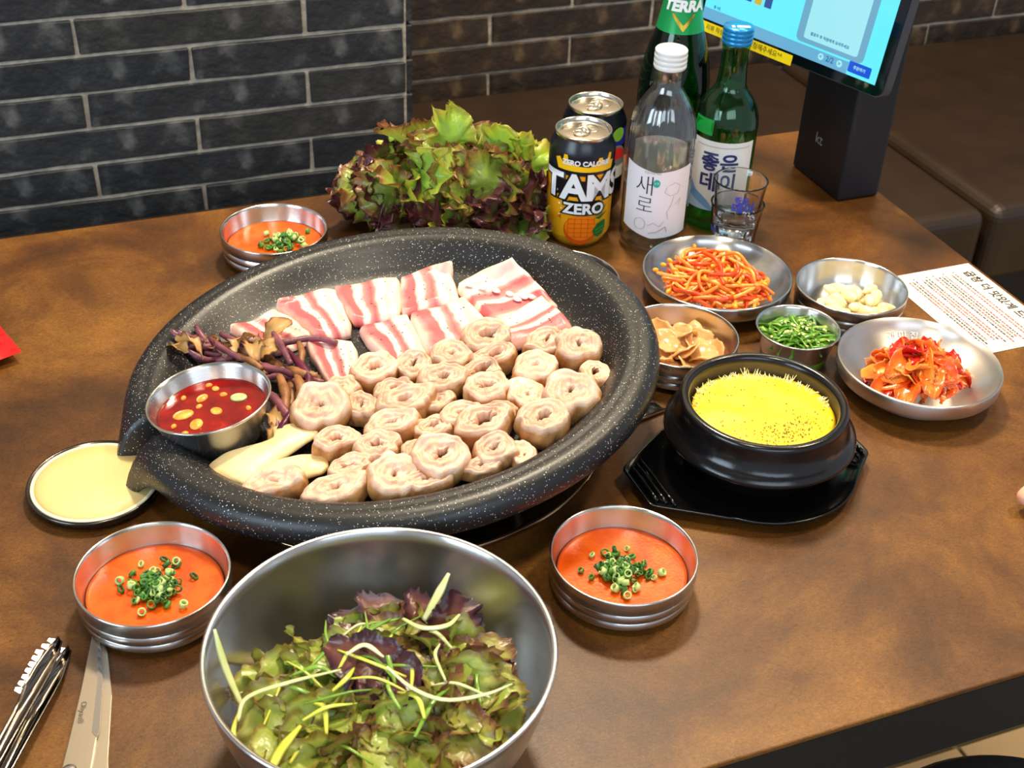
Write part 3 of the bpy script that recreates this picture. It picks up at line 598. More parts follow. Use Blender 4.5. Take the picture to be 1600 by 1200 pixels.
SMAT = [0, 0, 0, 0, 0, 0, 2, 0, 1, 1, 0, 1, 1, 0, 0, 0, 1, 0]+[1, 0, 0, 1, 0, 1, 1, 0, 1, 0]+[1, 0, 0, 2, 1]
SW = [.0027]*33
for k in (8, 9, 22, 24, 26, 29, 32): SW[k] = .0038
SW[6] = .0033; SW[4] = .0027
for i, P in enumerate(STEMS):
    lift = {4: .013, 5: .018, 6: .015, 7: .012}.get(i, .004+.005*(i % 3))
    Q = []
    for k, (u, v) in enumerate(P):
        v0 = v; w = FLOOR_W+lift
        for _ in range(6):
            w = FLOOR_W+lift+max(0, math.hypot(u, v)-.157)*.95+(.002 if k == 1 else 0); v = v0-1.4*(w+.013)*.9
        Q.append((u, v, w))
    o = mk('vegetable_stem', *sweep(Q, [SW[i]*.8, SW[i]*1.1, SW[i], SW[i]*.9], n=14, k=8, rough=.25, seed=i), M_STEM[SMAT[i]], M=MP)
    tag(o, {6: 'dark magenta bent stem on the side of the ring meat', 4: 'long purple stem pointing at the pale pork slice', 5: 'upright purple stem crossing the long one'}.get(i, ['short grilled purple stem in the heap above the sauce cup', 'short grilled tan stem in the heap beside the sauce cup', 'thin dark magenta stem at the left of the heap'][SMAT[i]]), 'vegetable', 'grilled stems beside the sauce cup')

# ------------------------------------------------------------------ leaves
def leafmat(name, inner, mid, edge, rough=.32, trans=.2, lo=.25, hi=.85):
    m = newmat(name, inner, rough); b = m.node_tree.nodes['Principled BSDF']
    uvn = N(m, 'ShaderNodeUVMap'); sp = N(m, 'ShaderNodeSeparateXYZ'); L(m, uvn.outputs[0], sp.inputs[0])
    tc = N(m, 'ShaderNodeTexCoord'); n = N(m, 'ShaderNodeTexNoise', Scale=45, Detail=5); L(m, tc.outputs['Object'], n.inputs['Vector'])
    ma = N(m, 'ShaderNodeMath', operation='MULTIPLY_ADD'); ma.inputs[1].default_value = .8; L(m, n.outputs['Fac'], ma.inputs[0])
    su = N(m, 'ShaderNodeMath', operation='SUBTRACT'); su.inputs[1].default_value = .4; L(m, sp.outputs[0], su.inputs[0]); L(m, su.outputs[0], ma.inputs[2])
    r = ramp(m, ma.outputs[0], [(lo, inner), ((lo+hi)/2, mid), (hi, edge)]); L(m, r.outputs[0], b.inputs['Base Color'])
    n2 = N(m, 'ShaderNodeTexVoronoi', Scale=150, feature='DISTANCE_TO_EDGE'); L(m, tc.outputs['Object'], n2.inputs['Vector'])
    bp = N(m, 'ShaderNodeBump', Strength=.35, Distance=.001); L(m, n2.outputs['Distance'], bp.inputs['Height']); L(m, bp.outputs[0], b.inputs['Normal'])
    tr = N(m, 'ShaderNodeBsdfTranslucent'); L(m, r.outputs[0], tr.inputs[0]); ms = N(m, 'ShaderNodeMixShader'); ms.inputs[0].default_value = trans
    L(m, b.outputs[0], ms.inputs[1]); L(m, tr.outputs[0], ms.inputs[2]); L(m, ms.outputs[0], m.node_tree.nodes['Material Output'].inputs[0])
    return m
def leaf_me(name, Ln, Wd, ruf, seed, mat, nu=18, nv=16, curl=.25, cup=.2, fr=9):
    V, F, UV = [], [], []
    for i in range(nu+1):
        u = i/nu
        w = Wd*(.22+.78*math.sin(min(1, u*1.15)*PI*.56)**1.1)*(1-.35*max(0, u-.75)/.25*1.2*max(0, u-.75)/.25)
        for j in range(nv+1):
            s = 2*j/nv-1; mrg = max(abs(s)**2.2, max(0, (u-.55)/.45)**1.6)
            lob = 1+.16*mnoise.noise(Vector((s*3+seed, u*5, seed)))
            x = s*w/2*lob; y = u*Ln*(1-.10*s*s)*(1+.10*mrg*mnoise.noise(Vector((s*5+seed, 3, seed))))
            bpar = math.atan2(x, y-Ln*.45)
            z = ruf*mrg*(math.sin(bpar*fr+seed)+.6*math.sin(bpar*fr*2.3+seed*2))+cup*abs(s)**2*w*.5-curl*Ln*max(0, u-.4)**2*2
            z += .14*Wd*mnoise.noise(Vector((x*34+seed, y*34, seed)))
            x += ruf*.9*mrg*mnoise.noise(Vector((bpar*5+seed, u*3, 4))); y += ruf*.9*mrg*mnoise.noise(Vector((bpar*5, u*3, seed)))
            V.append((x, y, z)); UV.append((mrg, u))
    for i in range(nu):
        for j in range(nv):
            q = i*(nv+1)+j; F.append((q, q+1, q+nv+2, q+nv+1))
    me = bpy.data.meshes.new(name); me.from_pydata(V, [], F); me.materials.append(mat); me.polygons.foreach_set('use_smooth', [True]*len(F))
    l = me.uv_layers.new(name='UVMap')
    for lp in me.loops: l.data[lp.index].uv = UV[lp.vertex_index]
    return me
# curled leaf tips among the stems
M_CURL = leafmat('withered_leaf', (188, 148, 88), (196, 152, 96), (132, 90, 56), .45, .15)
cm = [leaf_me('withered_leaf', .024, .016, .0020, 3.3*k, M_CURL, 12, 10, .8, .8, 5) for k in range(4)]
for k, (u, v) in enumerate([(-0.1149, 0.091), (-0.1336, 0.0981), (-0.1015, 0.0722), (-0.1013, 0.1013), (-0.1554, 0.1128), (-0.1502, 0.0926), (-0.1073, -0.0204), (-0.0854, 0.0868), (-0.0622, 0.0207), (-0.094, -0.0492), (-0.1207, 0.1059), (-0.0962, 0.0838), (-.108, .088), (-.098, .062), (-.126, .092), (-.1, -.035), (-.09, .075), (-.112, .078)]):
    v0 = v
    for _ in range(6): w = FLOOR_W+.010+.003*(k % 3)+max(0, math.hypot(u, v)-.157)*.95; v = v0-1.25*(w+.013)
    Mi = MP @ TR((u, v, w), Euler((random.uniform(-.8, .8), random.uniform(-.8, .8), random.uniform(0, 6))).to_matrix().to_4x4())
    tag(ob('withered_leaf', cm[k % 4], M=Mi), 'curled tan leaf tip among the purple stems', 'leaf', 'curled leaf tips among the stems')

# lettuce heap behind the pan
ML = [leafmat('lettuce_lime', (150, 192, 72), (176, 200, 66), (180, 176, 66), .3, .3),
      leafmat('lettuce_olive', (150, 170, 66), (158, 150, 62), (130, 84, 50), .3, .28),
      leafmat('lettuce_red', (128, 112, 62), (116, 66, 54), (86, 42, 46), .3, .2, .1, .7)]
LM = [leaf_me('lettuce_leaf', .088, .080, .0085, 2.7*k+1, ML[k % 3], 24, 24, .30, .25, 8) for k in range(9)]
hc = Vector((.399, 1.163, .0)); e1 = Vector((.925, -.38, 0)); e2 = Vector((.38, .925, 0))
nL = 110
for i in range(nL):
    g = (i+.5)/nL; ph = i*2.39996; zz = g**.85
    cz = zz; rad = math.sqrt(1-min(1, zz)**2)
    d = e1*(rad*math.cos(ph))+e2*(rad*math.sin(ph))+Vector((0, 0, cz))
    shrink = .66 if i % 4 == 0 else 1
    rb_ = rad**.55
    P = hc+e1*(.097*rb_*math.cos(ph))*shrink+e2*(.056*rb_*math.sin(ph))*shrink+Vector((0, 0, .012+.082*cz*(.9+.16*math.cos(ph*1.7))*shrink))
    side = Vector((random.uniform(-1, 1), random.uniform(-1, 1), random.uniform(-.2, .9))).normalized()
    yd = (d*.8+side*.75+Vector((0, 0, .1))).normalized()
    zh = (d+Vector((random.uniform(-.6, .6), random.uniform(-.6, .6), random.uniform(-.3, .6)))).normalized()
    s = random.uniform(.5, .8)
    red = (cz < .5 and random.random() < .7) or random.random() < .10
    k = random.choice((2, 5, 8)) if red else random.choice((1, 4, 7, 0, 1, 4, 7, 3))
    Mi = TR(P-yd*.050*s, rot_align(yd, random.uniform(-.7, .7), zh) @ Matrix.Scale(s, 4))
    low = min((Mi @ v.co).z for v in LM[k].vertices)
    if low < .001: Mi = Matrix.Translation((0, 0, .001-low)) @ Mi
    tag(ob('lettuce_leaf', LM[k], M=Mi), 'frilly dark red lettuce leaf in the heap behind the pan' if k % 3 == 2 else 'frilly green lettuce leaf in the heap behind the pan', 'lettuce', 'lettuce heap behind the pan')
tag(ob('lettuce_leaf', LM[0], M=TR(hc+Vector((0, -.005, .075)), rot_align((-.1, -.25, 1), .3, (0, -1, .3)) @ Matrix.Scale(.72, 4))), 'lettuce leaf standing up highest in the heap behind the pan', 'lettuce', 'lettuce heap behind the pan')

# salad in the mixing bowl
MSL = [leafmat('dressed_lettuce_green', (152, 168, 66), (172, 178, 82), (132, 116, 50), .32, .22), leafmat('dressed_lettuce_olive', (150, 148, 64), (132, 108, 54), (112, 68, 48), .32, .15), leafmat('dressed_lettuce_purple', (104, 62, 50), (84, 42, 44), (58, 26, 34), .3, .1, .1, .7)]
SM = [leaf_me('salad_leaf', .056, .042, .0030, 1.9*k+.4, MSL[(0, 1, 2, 0, 1, 0, 1, 2)[k]], 18, 16, .30, .30, 5) for k in range(8)]
bc = Vector((.143, .533, .009))
def salad_h(x, y):
    X, Y = x-.000, y+.008; q = math.hypot((X+.004)/.086, (Y)/.074)
    return .026+.030*max(0, 1-q*q)
for i in range(175):
    q = math.sqrt((i+.5)/175); a = i*2.39996
    x, y = .074*q*math.cos(a)-.006, .066*q*math.sin(a)-.012
    if y > .03 and random.random() < .3: continue
    z = salad_h(x, y)*random.uniform(.80, 1.0)+.002+.012*q**3
    an = random.uniform(0, 2*PI)
    yd = Vector((math.cos(an), math.sin(an), random.uniform(-.4, .55))).normalized(); s = random.uniform(.5, .92)
    dark = (abs(x+.0) < .02 and abs(y) < .022 and random.random() < .4) or random.random() < .05 or (y > .045 and random.random() < .35)
    k = random.choice((2, 7)) if dark else random.choice((0, 1, 3, 4, 5, 6) if x > 0 else (0, 3, 5, 0, 1, 3))
    Mi = TR(bc+Vector((x, y, z))-yd*.025*s, rot_align(yd, random.uniform(-.9, .9), (random.uniform(-.5, .5), random.uniform(-.8, .3), 1)) @ Matrix.Scale(s, 4))
    # keep every leaf inside the bowl wall
    for _ in range(14):
        bad = None
        for vi in range(0, len(SM[k].vertices), 7):
            v = SM[k].vertices[vi]
            p = Mi @ v.co-bc; r = math.hypot(p.x, p.y); t = min(1, max(0, r-.040)/.062)
            wall = .086*(1-math.sqrt(max(0, 1-t*t)))*.98+.003-.009
            if r > .096 or p.z < wall: bad = (r, p, wall-p.z); break
        if not bad: break
        Mi = Matrix.Translation(Vector((-bad[1].x*.06, -bad[1].y*.06, max(.0008, min(.004, bad[2]))))) @ Mi
    tag(ob('salad_leaf', SM[k], M=Mi), {0: 'torn green salad leaf in the mixing bowl', 1: 'torn olive-brown salad leaf in the mixing bowl', 2: 'torn dark purple salad leaf in the mixing bowl'}[(0, 1, 2, 0, 1, 0, 1, 2)[k]], 'lettuce', 'dressed salad leaves in the mixing bowl')
for x, y, z, an, s_, k in ((.012, .048, .052, 1.4, .75, 2), (-.002, .042, .050, 2.3, .7, 7), (-.012, .004, .066, -.9, .95, 2), (.002, -.008, .066, -1.4, .8, 7), (.050, .022, .056, .3, .9, 7), (.036, .034, .054, 1.0, .8, 2)):
    yd = Vector((math.cos(an), math.sin(an), .35 if y > .03 else .05)).normalized()
    tag(ob('salad_leaf', SM[k], M=TR(bc+Vector((x, y, z))-yd*.025*s_, rot_align(yd, .3, (0, -.5, 1)) @ Matrix.Scale(s_, 4))), {.012: 'dark purple salad leaf standing at the back of the mixing bowl', -.012: 'big dark purple salad leaf in the middle of the mixing bowl'}.get(x, 'dark purple salad leaf lying on top in the mixing bowl'), 'lettuce', 'dressed salad leaves in the mixing bowl')
M_STRIP = [noisemat('scallion_strip_pale', [(.3, (196, 206, 120)), (.7, (226, 226, 178))], 60, 2, .25), noisemat('scallion_strip_green', [(.3, (86, 128, 36)), (.7, (134, 168, 62))], 60, 2, .25), noisemat('scallion_strip_yellow', [(.3, (190, 196, 60)), (.7, (214, 214, 96))], 60, 2, .25)]
def strip(P, w, mi, lab='shredded scallion strip in the salad', t=.0006):
    P = [(a, b_, c+.006) for a, b_, c in P]
    o = mk('scallion_strip', *sweep([tuple(bc+Vector(p)) for p in P], [w*.6, w, w, w*.4], t, n=18, k=6), M_STRIP[mi]); tag(o, lab, 'scallion', 'scallion strips in the salad')
strip([(-.083, .004, .046), (-.088, .022, .062), (-.090, .036, .080)], .0022, 0, 'long pale scallion strip leaning up the left bowl wall')
strip([(.036, .030, .052), (.046, .036, .062), (.058, .047, .070)], .0030, 0, 'pale scallion strip leaning on the right bowl wall')
strip([(-.088, -.010, .050), (-.08, .002, .054), (-.055, .002, .058), (-.025, -.002, .062)], .0016, 0)
strip([(-.084, .0, .05), (-.092, -.016, .047), (-.088, -.034, .046), (-.076, -.046, .046)], .0017, 2)
strip([(-.079, -.052, .050), (-.070, -.040, .052), (-.056, -.030, .056)], .0030, 2, 'bright yellow-green scallion strip on the left of the salad')
strip([(.000, -.012, .066), (.010, -.030, .063), (.026, -.042, .060), (.050, -.044, .058), (.068, -.040, .056)], .0015, 0, 'long curved pale scallion strip across the right of the salad')
strip([(-.020, .004, .067), (-.008, .006, .069), (.000, -.006, .068)], .0018, 0)
strip([(.022, .028, .060), (.030, .014, .063), (.045, .012, .062), (.056, .02, .060)], .0020, 0)
for i in range(38):
    q = random.random()**.5; a = random.uniform(0, 2*PI); x, y = .066*q*math.cos(a)-.006, .052*q*math.sin(a)-.012
    if i > 24: x, y = random.uniform(-.05, .01), random.uniform(.005, .034)
    z = salad_h(x, y)+.006; an = random.uniform(0, PI); l = random.uniform(.010, .024); dx, dy = l*math.cos(an), l*math.sin(an)
    strip([(x-dx, y-dy, z-.001), (x+random.uniform(-.004, .004), y+random.uniform(-.004, .004), z+.003), (x+dx, y+dy, z-.001)], random.uniform(.0008, .0019), random.choice((0, 1, 1, 1, 2)))

# ------------------------------------------------------------------ stone pot, egg, tray
def trayR(a, k=1.0):
    c, s = abs(math.cos(a)), abs(math.sin(a))
    r = .080
    if c > .02:
        # handle tab: straight edge at x=.109 up to |y|=.026, sloping back to the circle
        x = .108 if math.cos(a) < 0 else .091
        y = x*s/c
        if y <= .024: r = x/c
        else:
            # line from (.109,.026) to (.066,.068)
            x1, y1, x2, y2 = x, .024, .048, .0640
            den = (s*(x2-x1)-c*(y2-y1)); t = (y1*(x2-x1)-x1*(y2-y1))/den if abs(den) > 1e-9 else 0
            if t > r and t*c > .055: r = t
    return r*k
M_PLAST = newmat('black_plastic', (9, 9, 10), .16)
tr_ = empty('serving_tray', (.503, .702, 0), 'glossy black plastic hot-pot tray with two ridged handles', 'tray', rz=.02)
V, F = [], []; na = 160
lay_ = [(0, .0035), (.5, .0035), (.80, .0035), (.86, .0050), (.93, .0085), (.985, .0118), (1.0, .0120), (1.003, .0108), (.985, .0085), (.90, .0022), (.84, .0006), (.6, .0006), (0, .0006)]
for i in range(na):
    a = 2*PI*i/na
    for f_, z in lay_: r = trayR(a)*f_; V.append((r*math.cos(a), r*math.sin(a), z))
for i in range(na):
    for t in range(len(lay_)-1): F.append((i*len(lay_)+t, ((i+1) % na)*len(lay_)+t, ((i+1) % na)*len(lay_)+t+1, i*len(lay_)+t+1))
mk('tray_body', V, F, M_PLAST, tr_)
for sx in (-1, 1):
    for k in range(3):
        x = sx*(.086+.0058*k)+(-.003 if sx < 0 else -.012); mk('ridge', *sweep([(x, -.030+.004*k, .0105+.0008*k), (x, .030-.004*k, .0105+.0008*k)], .0016, .0022, n=6), M_PLAST, tr_)
M_STONE = noisemat('glazed_black_earthenware', [(.3, (14, 12, 13)), (.7, (26, 23, 24))], 20, 5, .2, .12, 90)
M_STONEI = noisemat('inner_brown_glaze', [(.3, (66, 54, 34)), (.7, (86, 72, 46))], 20, 4, .35)
pot = empty('stone_pot', (.507, .711, 0), 'black earthenware pot of steamed egg on the black tray', 'pot')
mk('pot_body', *lathe([(0, .0045), (.050, .0045), (.054, .006), (.063, .018), (.0700, .0275), (.0745, .0310), (.0765, .0340), (.0760, .0370), (.0720, .0395), (.0690, .0430), (.0670, .050), (.0662, .0560), (.0668, .0600), (.0660, .0625), (.0635, .0640), (.0605, .0634), (.0588, .0610), (.0583, .0580)], 112), M_STONE, pot)
mk('pot_inside', *lathe([(.0583, .0580), (.0580, .048), (.056, .036), (.048, .018), (0, .012)], 96), M_STONEI, pot)
M_EGG = newmat('steamed_egg', (238, 206, 20), .5, Subsurface_Weight=.2); m = M_EGG; b = m.node_tree.nodes['Principled BSDF']
b.inputs['Subsurface Radius'].default_value = (.01, .008, .002); b.inputs['Subsurface Scale'].default_value = .4
tc = N(m, 'ShaderNodeTexCoord'); n = N(m, 'ShaderNodeTexNoise', Scale=22, Detail=5); L(m, tc.outputs['Object'], n.inputs['Vector'])
sp = N(m, 'ShaderNodeSeparateXYZ'); L(m, tc.outputs['Object'], sp.inputs[0])
ma = N(m, 'ShaderNodeMath', operation='MULTIPLY_ADD'); ma.inputs[1].default_value = 5.0; L(m, sp.outputs[1], ma.inputs[0]); L(m, n.outputs['Fac'], ma.inputs[2])
r = ramp(m, ma.outputs[0], [(.30, (236, 190, 4)), (.52, (234, 196, 24)), (.80, (228, 200, 80))]); L(m, r.outputs[0], b.inputs['Base Color'])
n2 = N(m, 'ShaderNodeTexNoise', Scale=240, Detail=4); L(m, tc.outputs['Object'], n2.inputs['Vector'])
bp = N(m, 'ShaderNodeBump', Strength=.4, Distance=.001); L(m, n2.outputs['Fac'], bp.inputs['Height']); L(m, bp.outputs[0], b.inputs['Normal'])
V, F = [], []; nr, na = 26, 96
def eggz(x, y):
    r = math.hypot(x, y); return .0520+.0030*(1-(r/.0575)**2)+.0012*mnoise.noise(Vector((x*60, y*60, 1)))-.0035*max(0, y)/.0575+.0012*mnoise.noise(Vector((x*22, y*22, 5)))
for i in range(nr+1):
    for j in range(na):
        a = 2*PI*j/na; rr_ = .0574*i/nr
        if i == nr and math.sin(a) > 0: rr_ -= .0022*(1+mnoise.noise(Vector((math.cos(a)*7, math.sin(a)*7, 0))))
        x, y = rr_*math.cos(a), rr_*math.sin(a); V.append((x, y, eggz(x, y)-(.002 if i == nr else 0)))
for i in range(nr):
    for j in range(na): F.append((i*na+j, i*na+(j+1) % na, (i+1)*na+(j+1) % na, (i+1)*na+j))
k0 = len(V); V += [(.0560*math.cos(2*PI*j/na), .0560*math.sin(2*PI*j/na), .040) for j in range(na)]
for j in range(na): F.append((nr*na+j, nr*na+(j+1) % na, k0+(j+1) % na, k0+j))
egg = mk('steamed_egg', V, F, M_EGG, loc=(.507, .711, 0)); tag(egg, 'bright yellow steamed egg filling the black pot', 'food')
sh = []
for i in range(110):
    a = random.uniform(.05, PI*.95) if i < 95 else random.uniform(-.3, 0); big = (abs(a-1.25) < .14 or abs(a-.62) < .08)
    r0 = random.uniform(.0505, .0545); x, y = r0*math.cos(a), r0*math.sin(a); l = random.uniform(.002, .0045)*(1.9 if big else 1)
    z = eggz(x, y); dx = math.cos(a+random.uniform(-1.2, 1.2)); dy = math.sin(a+random.uniform(-1.2, 1.2))
    sh.append(sweep([(x-dx*l*.8, y-dy*l*.8, z-.0005), (x, y, z+.0009), (x+dx*l*.5, y+dy*l*.5, z+l*.7)], [.0006, .0005, .0002], n=5, k=4))
tag(mk('egg_shreds', *join(sh), newmat('pale_egg_shreds', (240, 228, 160), .5), egg), kind='stuff')
pv, pf = [], []
for i in range(330):
    if i < 260: x, y = random.gauss(.002, .017), random.gauss(-.034, .0085)
    else: x, y = random.uniform(-.045, .045), random.uniform(-.045, .04)
    if math.hypot(x, y) > .0545: continue
    z = eggz(x, y)+.0005; s = random.uniform(.0004, .0011); an = random.uniform(0, 6); dx, dy = s*math.cos(an), s*math.sin(an); t = len(pv)
    pv += [(x-dx, y-dy, z), (x-dy*.5, y+dx*.5, z), (x+dx, y+dy, z), (x+dy*.5, y-dx*.5, z), (x, y, z+s*.5)]; pf += [(t, t+1, t+4), (t+1, t+2, t+4), (t+2, t+3, t+4), (t+3, t, t+4)]
tag(mk('herb_flakes', pv, pf, newmat('dried_herb', (84, 76, 14), .7), egg), kind='stuff')

# ------------------------------------------------------------------ side dishes
# bean sprouts
M_SPR = [noisemat('sprout_orange', [(.3, (226, 84, 14)), (.7, (244, 148, 50))], 60, 3, .25, Subsurface_Weight=.1), noisemat('sprout_pale', [(.3, (240, 130, 40)), (.7, (246, 178, 84))], 60, 3, .25), noisemat('sprout_red', [(.3, (206, 40, 8)), (.7, (232, 90, 26))], 60, 3, .25)]
M_BEAN = noisemat('bean_head_yellow', [(.3, (238, 150, 14)), (.7, (246, 184, 40))], 90, 2, .25)
spr = []
for k in range(10):
    l = random.uniform(.034, .048); c = random.uniform(.25, .8)*l*random.choice((-1, 1))
    P = [(-l/2, 0, 0), (-l/6, c*.5, .003*random.uniform(-1, 1)), (l/6, c*.5+.002, .002), (l/2, c*.1, -.001)]
    r = random.uniform(.0017, .0024)
    o = mk('bean_sprout', *sweep(P, [r*.75, r, r, r*1.05, r*.95], n=18, k=7), M_SPR[k % 3])
    if k % 2:
        V, F = lathe([(0, -.0032), (.0016, -.0022), (.0022, 0), (.0016, .0022), (0, .0032)], 10)
        mk('bean_head', [(z+l/2+.002, x, y+.0005) for x, y, z in V], F, M_BEAN, o)
    spr.append(o)
used = 0
for i in range(170):
    q = ((i+.5)/170)**.5; a = i*2.4; x, y = .038*q*math.cos(a), .036*q*math.sin(a)
    z = .0085+.012*q*q+.025*max(0, 1-q*q)*random.uniform(.35, 1.05)+.002
    if x > .028 and y > .008: continue
    M_ = TR((.5935+x, .943+y, z), Euler((random.uniform(-.5, .5), random.uniform(-.35, .35), random.uniform(0, 6.3))).to_matrix().to_4x4())
    if used < 10: o = spr[used]; o.matrix_world = M_
    else: o = dup(spr[random.randrange(10)], None, M_)
    used += 1
    tag(o, 'chilli-seasoned orange bean sprout in the rear shallow dish', 'bean sprout', 'bean sprouts in the shallow dish')
# garlic
M_GAR = noisemat('garlic_flesh', [(.3, (240, 214, 150)), (.7, (248, 234, 192))], 40, 3, .3, Subsurface_Weight=.15)
gm = []
for k in range(4):
    pr = [(0, -.0085), (.0020, -.0080), (.0048, -.0045), (.0058, 0), (.0046, .0045), (.0024, .0085), (.0008, .0105), (0, .011)]
    V, F = lathe(pr, 14); e = (.75, .9, .65, .82)[k]
    V = [(x*(1 if x > 0 else .72), z, y*e) for x, y, z in V]; me = bpy.data.meshes.new('garlic_clove'); me.from_pydata(V, [], F); me.materials.append(M_GAR); me.polygons.foreach_set('use_smooth', [True]*len(F)); gm.append(me)
for i in range(34):
    q = ((i+.5)/34)**.5; a = i*2.4; x, y = .032*q*math.cos(a)+.002, .029*q*math.sin(a)-.007
    z = .0095+(.0105*(1-q)+.004)*(i % 2)+.004*q*q
    tag(ob('garlic_clove', gm[i % 4], M=TR((.707+x, .8855+y, z), Euler((random.uniform(-.4, .4), random.uniform(-.9, .9), random.uniform(0, 6.3))).to_matrix().to_4x4() @ Matrix.Scale(random.uniform(.9, 1.25), 4))), 'raw cream garlic clove in the garlic bowl', 'garlic', 'garlic cloves in the bowl')
# green chillies
M_CH = [noisemat('green_chilli', [(.3, (58, 112, 16)), (.7, (110, 164, 44))], 90, 2, .22), noisemat('light_chilli', [(.3, (112, 156, 50)), (.7, (168, 196, 90))], 90, 2, .25)]
cmh = []
for k in range(6):
    l = (.009, .012, .007, .014, .010, .008)[k]; P = [(-l, 0, 0), (-l*.3, .0018, .001), (l*.4, .0012, 0), (l, -.0015, 0)]
    V, F = sweep(P, [.0016, .0024, .0024, .0014], .0007, n=8, k=6, up=(0, .5, 1)); me = bpy.data.meshes.new('chilli_slice'); me.from_pydata(V, [], F); me.materials.append(M_CH[k % 5 == 4]); me.polygons.foreach_set('use_smooth', [True]*len(F)); cmh.append(me)
ms_ = bpy.data.meshes.new('chilli_seed'); V, F = lathe([(0, -.0004), (.0011, -.0003), (.0013, 0), (.0011, .0003), (0, .0004)], 8); ms_.from_pydata(V, [], F); ms_.materials.append(newmat('seed_cream', (232, 214, 150), .4))
for i in range(85):
    q = ((i+.5)/85)**.5; a = i*2.4; x, y = .029*q*math.cos(a), .028*q*math.sin(a); z = .022+.009*(1-q*q)+random.uniform(0, .002)
    tag(ob('chilli_slice', cmh[i % 6], M=TR((.617+x, .834+y, z), Euler((random.uniform(-.8, .8), random.uniform(-.35, .35), random.uniform(0, 6.3))).to_matrix().to_4x4())), 'sliced green chilli piece in the small steel cup', 'chilli', 'green chilli slices in the cup')
for i in range(44):
    q = random.random()**.6; a = random.uniform(0, 6.3); x, y = .028*q*math.cos(a), .027*q*math.sin(a)-.002
    tag(ob('chilli_seed', ms_, M=TR((.617+x, .834+y, .0265+.009*(1-q*q)), Euler((random.uniform(-.5, .5), random.uniform(-.5, .5), 0)).to_matrix().to_4x4())), 'tiny cream chilli seed on the green slices', 'seed', 'seeds on the green chillies')
mk_fill = tag(mk('chilli_filling', *lathe([(0, .024), (.02, .0225), (.0315, .020), (.03, .0035), (0, .0035)], 40), M_CH[0], loc=(.617, .834, 0)), 'packed chopped chilli under the slices in the small cup', 'chilli')
# pickles
M_PICK = noisemat('soy_pickle', [(.3, (216, 148, 84)), (.7, (238, 186, 128))], 40, 3, .2, .1, 100, Subsurface_Weight=.2)
pk = [leaf_me('pickle_slice', .036, .034, .0012, 1.3*k, M_PICK, 12, 12, .5, .5, 3) for k in range(3)]
for k_ in pk:
    k_.materials.clear(); k_.materials.append(M_PICK)
for i, (x, y, z, rz, tl, s) in enumerate(((-.030, .004, .018, .9, .3, .8), (.024, -.014, .019, 2.4, -.3, .8), (-.018, -.026, .018, 5.0, .3, .8), (.018, .024, .018, 3.4, .4, .9), (.0, -.012, .026, 2.2, .4, .8), (-.024, .018, .022, 4.6, .2, .8), (-.02, .012, .018, .4, .3, 1), (.004, .018, .021, 2.0, .5, 1.05), (.016, .0, .019, 3.6, -.3, 1), (-.008, -.008, .023, 5.2, .2, 1), (-.024, -.010, .019, 1.2, .4, .9), (.012, -.016, .020, 4.4, .6, .9), (.0, .004, .026, .0, .5, .85), (-.014, .020, .024, 2.8, -.4, .9), (.022, .014, .017, 5.6, .4, .9), (-.002, -.024, .018, 3.0, .3, .8), (-.016, .002, .0275, 4.1, .4, .8), (.008, .008, .028, 1.5, .3, .7))):
    Mi = TR((.511+x, .856+y, z), Euler((tl, .3*math.sin(i*2), rz)).to_matrix().to_4x4() @ Matrix.Scale(s, 4) @ Matrix.Translation((0, -.018, 0)))
    o = ob('pickle_slice', pk[i % 3], M=Mi); md = o.modifiers.new('thick', 'SOLIDIFY'); md.thickness = .0014
    tag(o, 'tan soy-pickled vegetable slice in the bowl between pan and pot', 'pickle', 'pickled slices in the bowl')
liquid('pickle_brine', .511, .858, .0125, .0468, newmat('soy_brine', (120, 62, 24), .08), 'brown soy brine under the pickled slices')
# kimchi
M_KIM = [noisemat('kimchi_orange', [(.3, (214, 58, 10)), (.5, (232, 96, 24)), (.75, (242, 144, 58))], 60, 5, .2, .3, 160, Subsurface_Weight=.08), noisemat('kimchi_red', [(.3, (150, 10, 6)), (.55, (196, 28, 14)), (.8, (222, 80, 40))], 60, 5, .2, .3, 160), noisemat('kimchi_pale', [(.3, (226, 92, 20)), (.5, (238, 142, 50)), (.75, (240, 184, 96))], 50, 5, .2, .3, 160)]
kcx, kcy = .691, .757
def kz(x, y): q = math.hypot(x/.043, y/.040); return .010+.025*max(0, 1-q*q)
for i in range(70):
    q = ((i+.5)/70)**.55; a = i*2.4+.3; x, y = .041*q*math.cos(a)+.001, .035*q*math.sin(a)-.001
    l = random.uniform(.010, .021); an = .5+random.gauss(0, .7); dx, dy = l*math.cos(an), l*math.sin(an)*.8; z = kz(x, y)+random.uniform(-.001, .004)
    bend = random.uniform(-.008, .008)
    P = [(x-dx, y-dy, z-.004), (x-dx*.4-bend*.5, y-dy*.4+bend, z+.001), (x+dx*.4-bend*.4, y+dy*.4+bend*.6, z+.0015), (x+dx, y+dy, z-.004)]
    P = [(kcx+a_, kcy+b_, max(c_, .0065+max(0, math.hypot(a_, b_)-.036)*.5)) for a_, b_, c_ in P]
    o = mk('kimchi_piece', *sweep(P, [random.uniform(.001, .002), random.uniform(.0022, .0048), random.uniform(.002, .0045), .0012], random.uniform(.0006, .0016), n=16, k=8, rough=.5, seed=i*1.7, up=(random.uniform(-.7, .7), random.uniform(-.7, .7), 1)), M_KIM[(0, 1, 0, 0, 1)[i % 5]])
    tag(o, 'orange-red strip of kimchi in the right-hand dish' if i % 5 in (0, 2, 3) else 'dark red strip of kimchi in the right-hand dish', 'kimchi', 'kimchi strips in the dish')
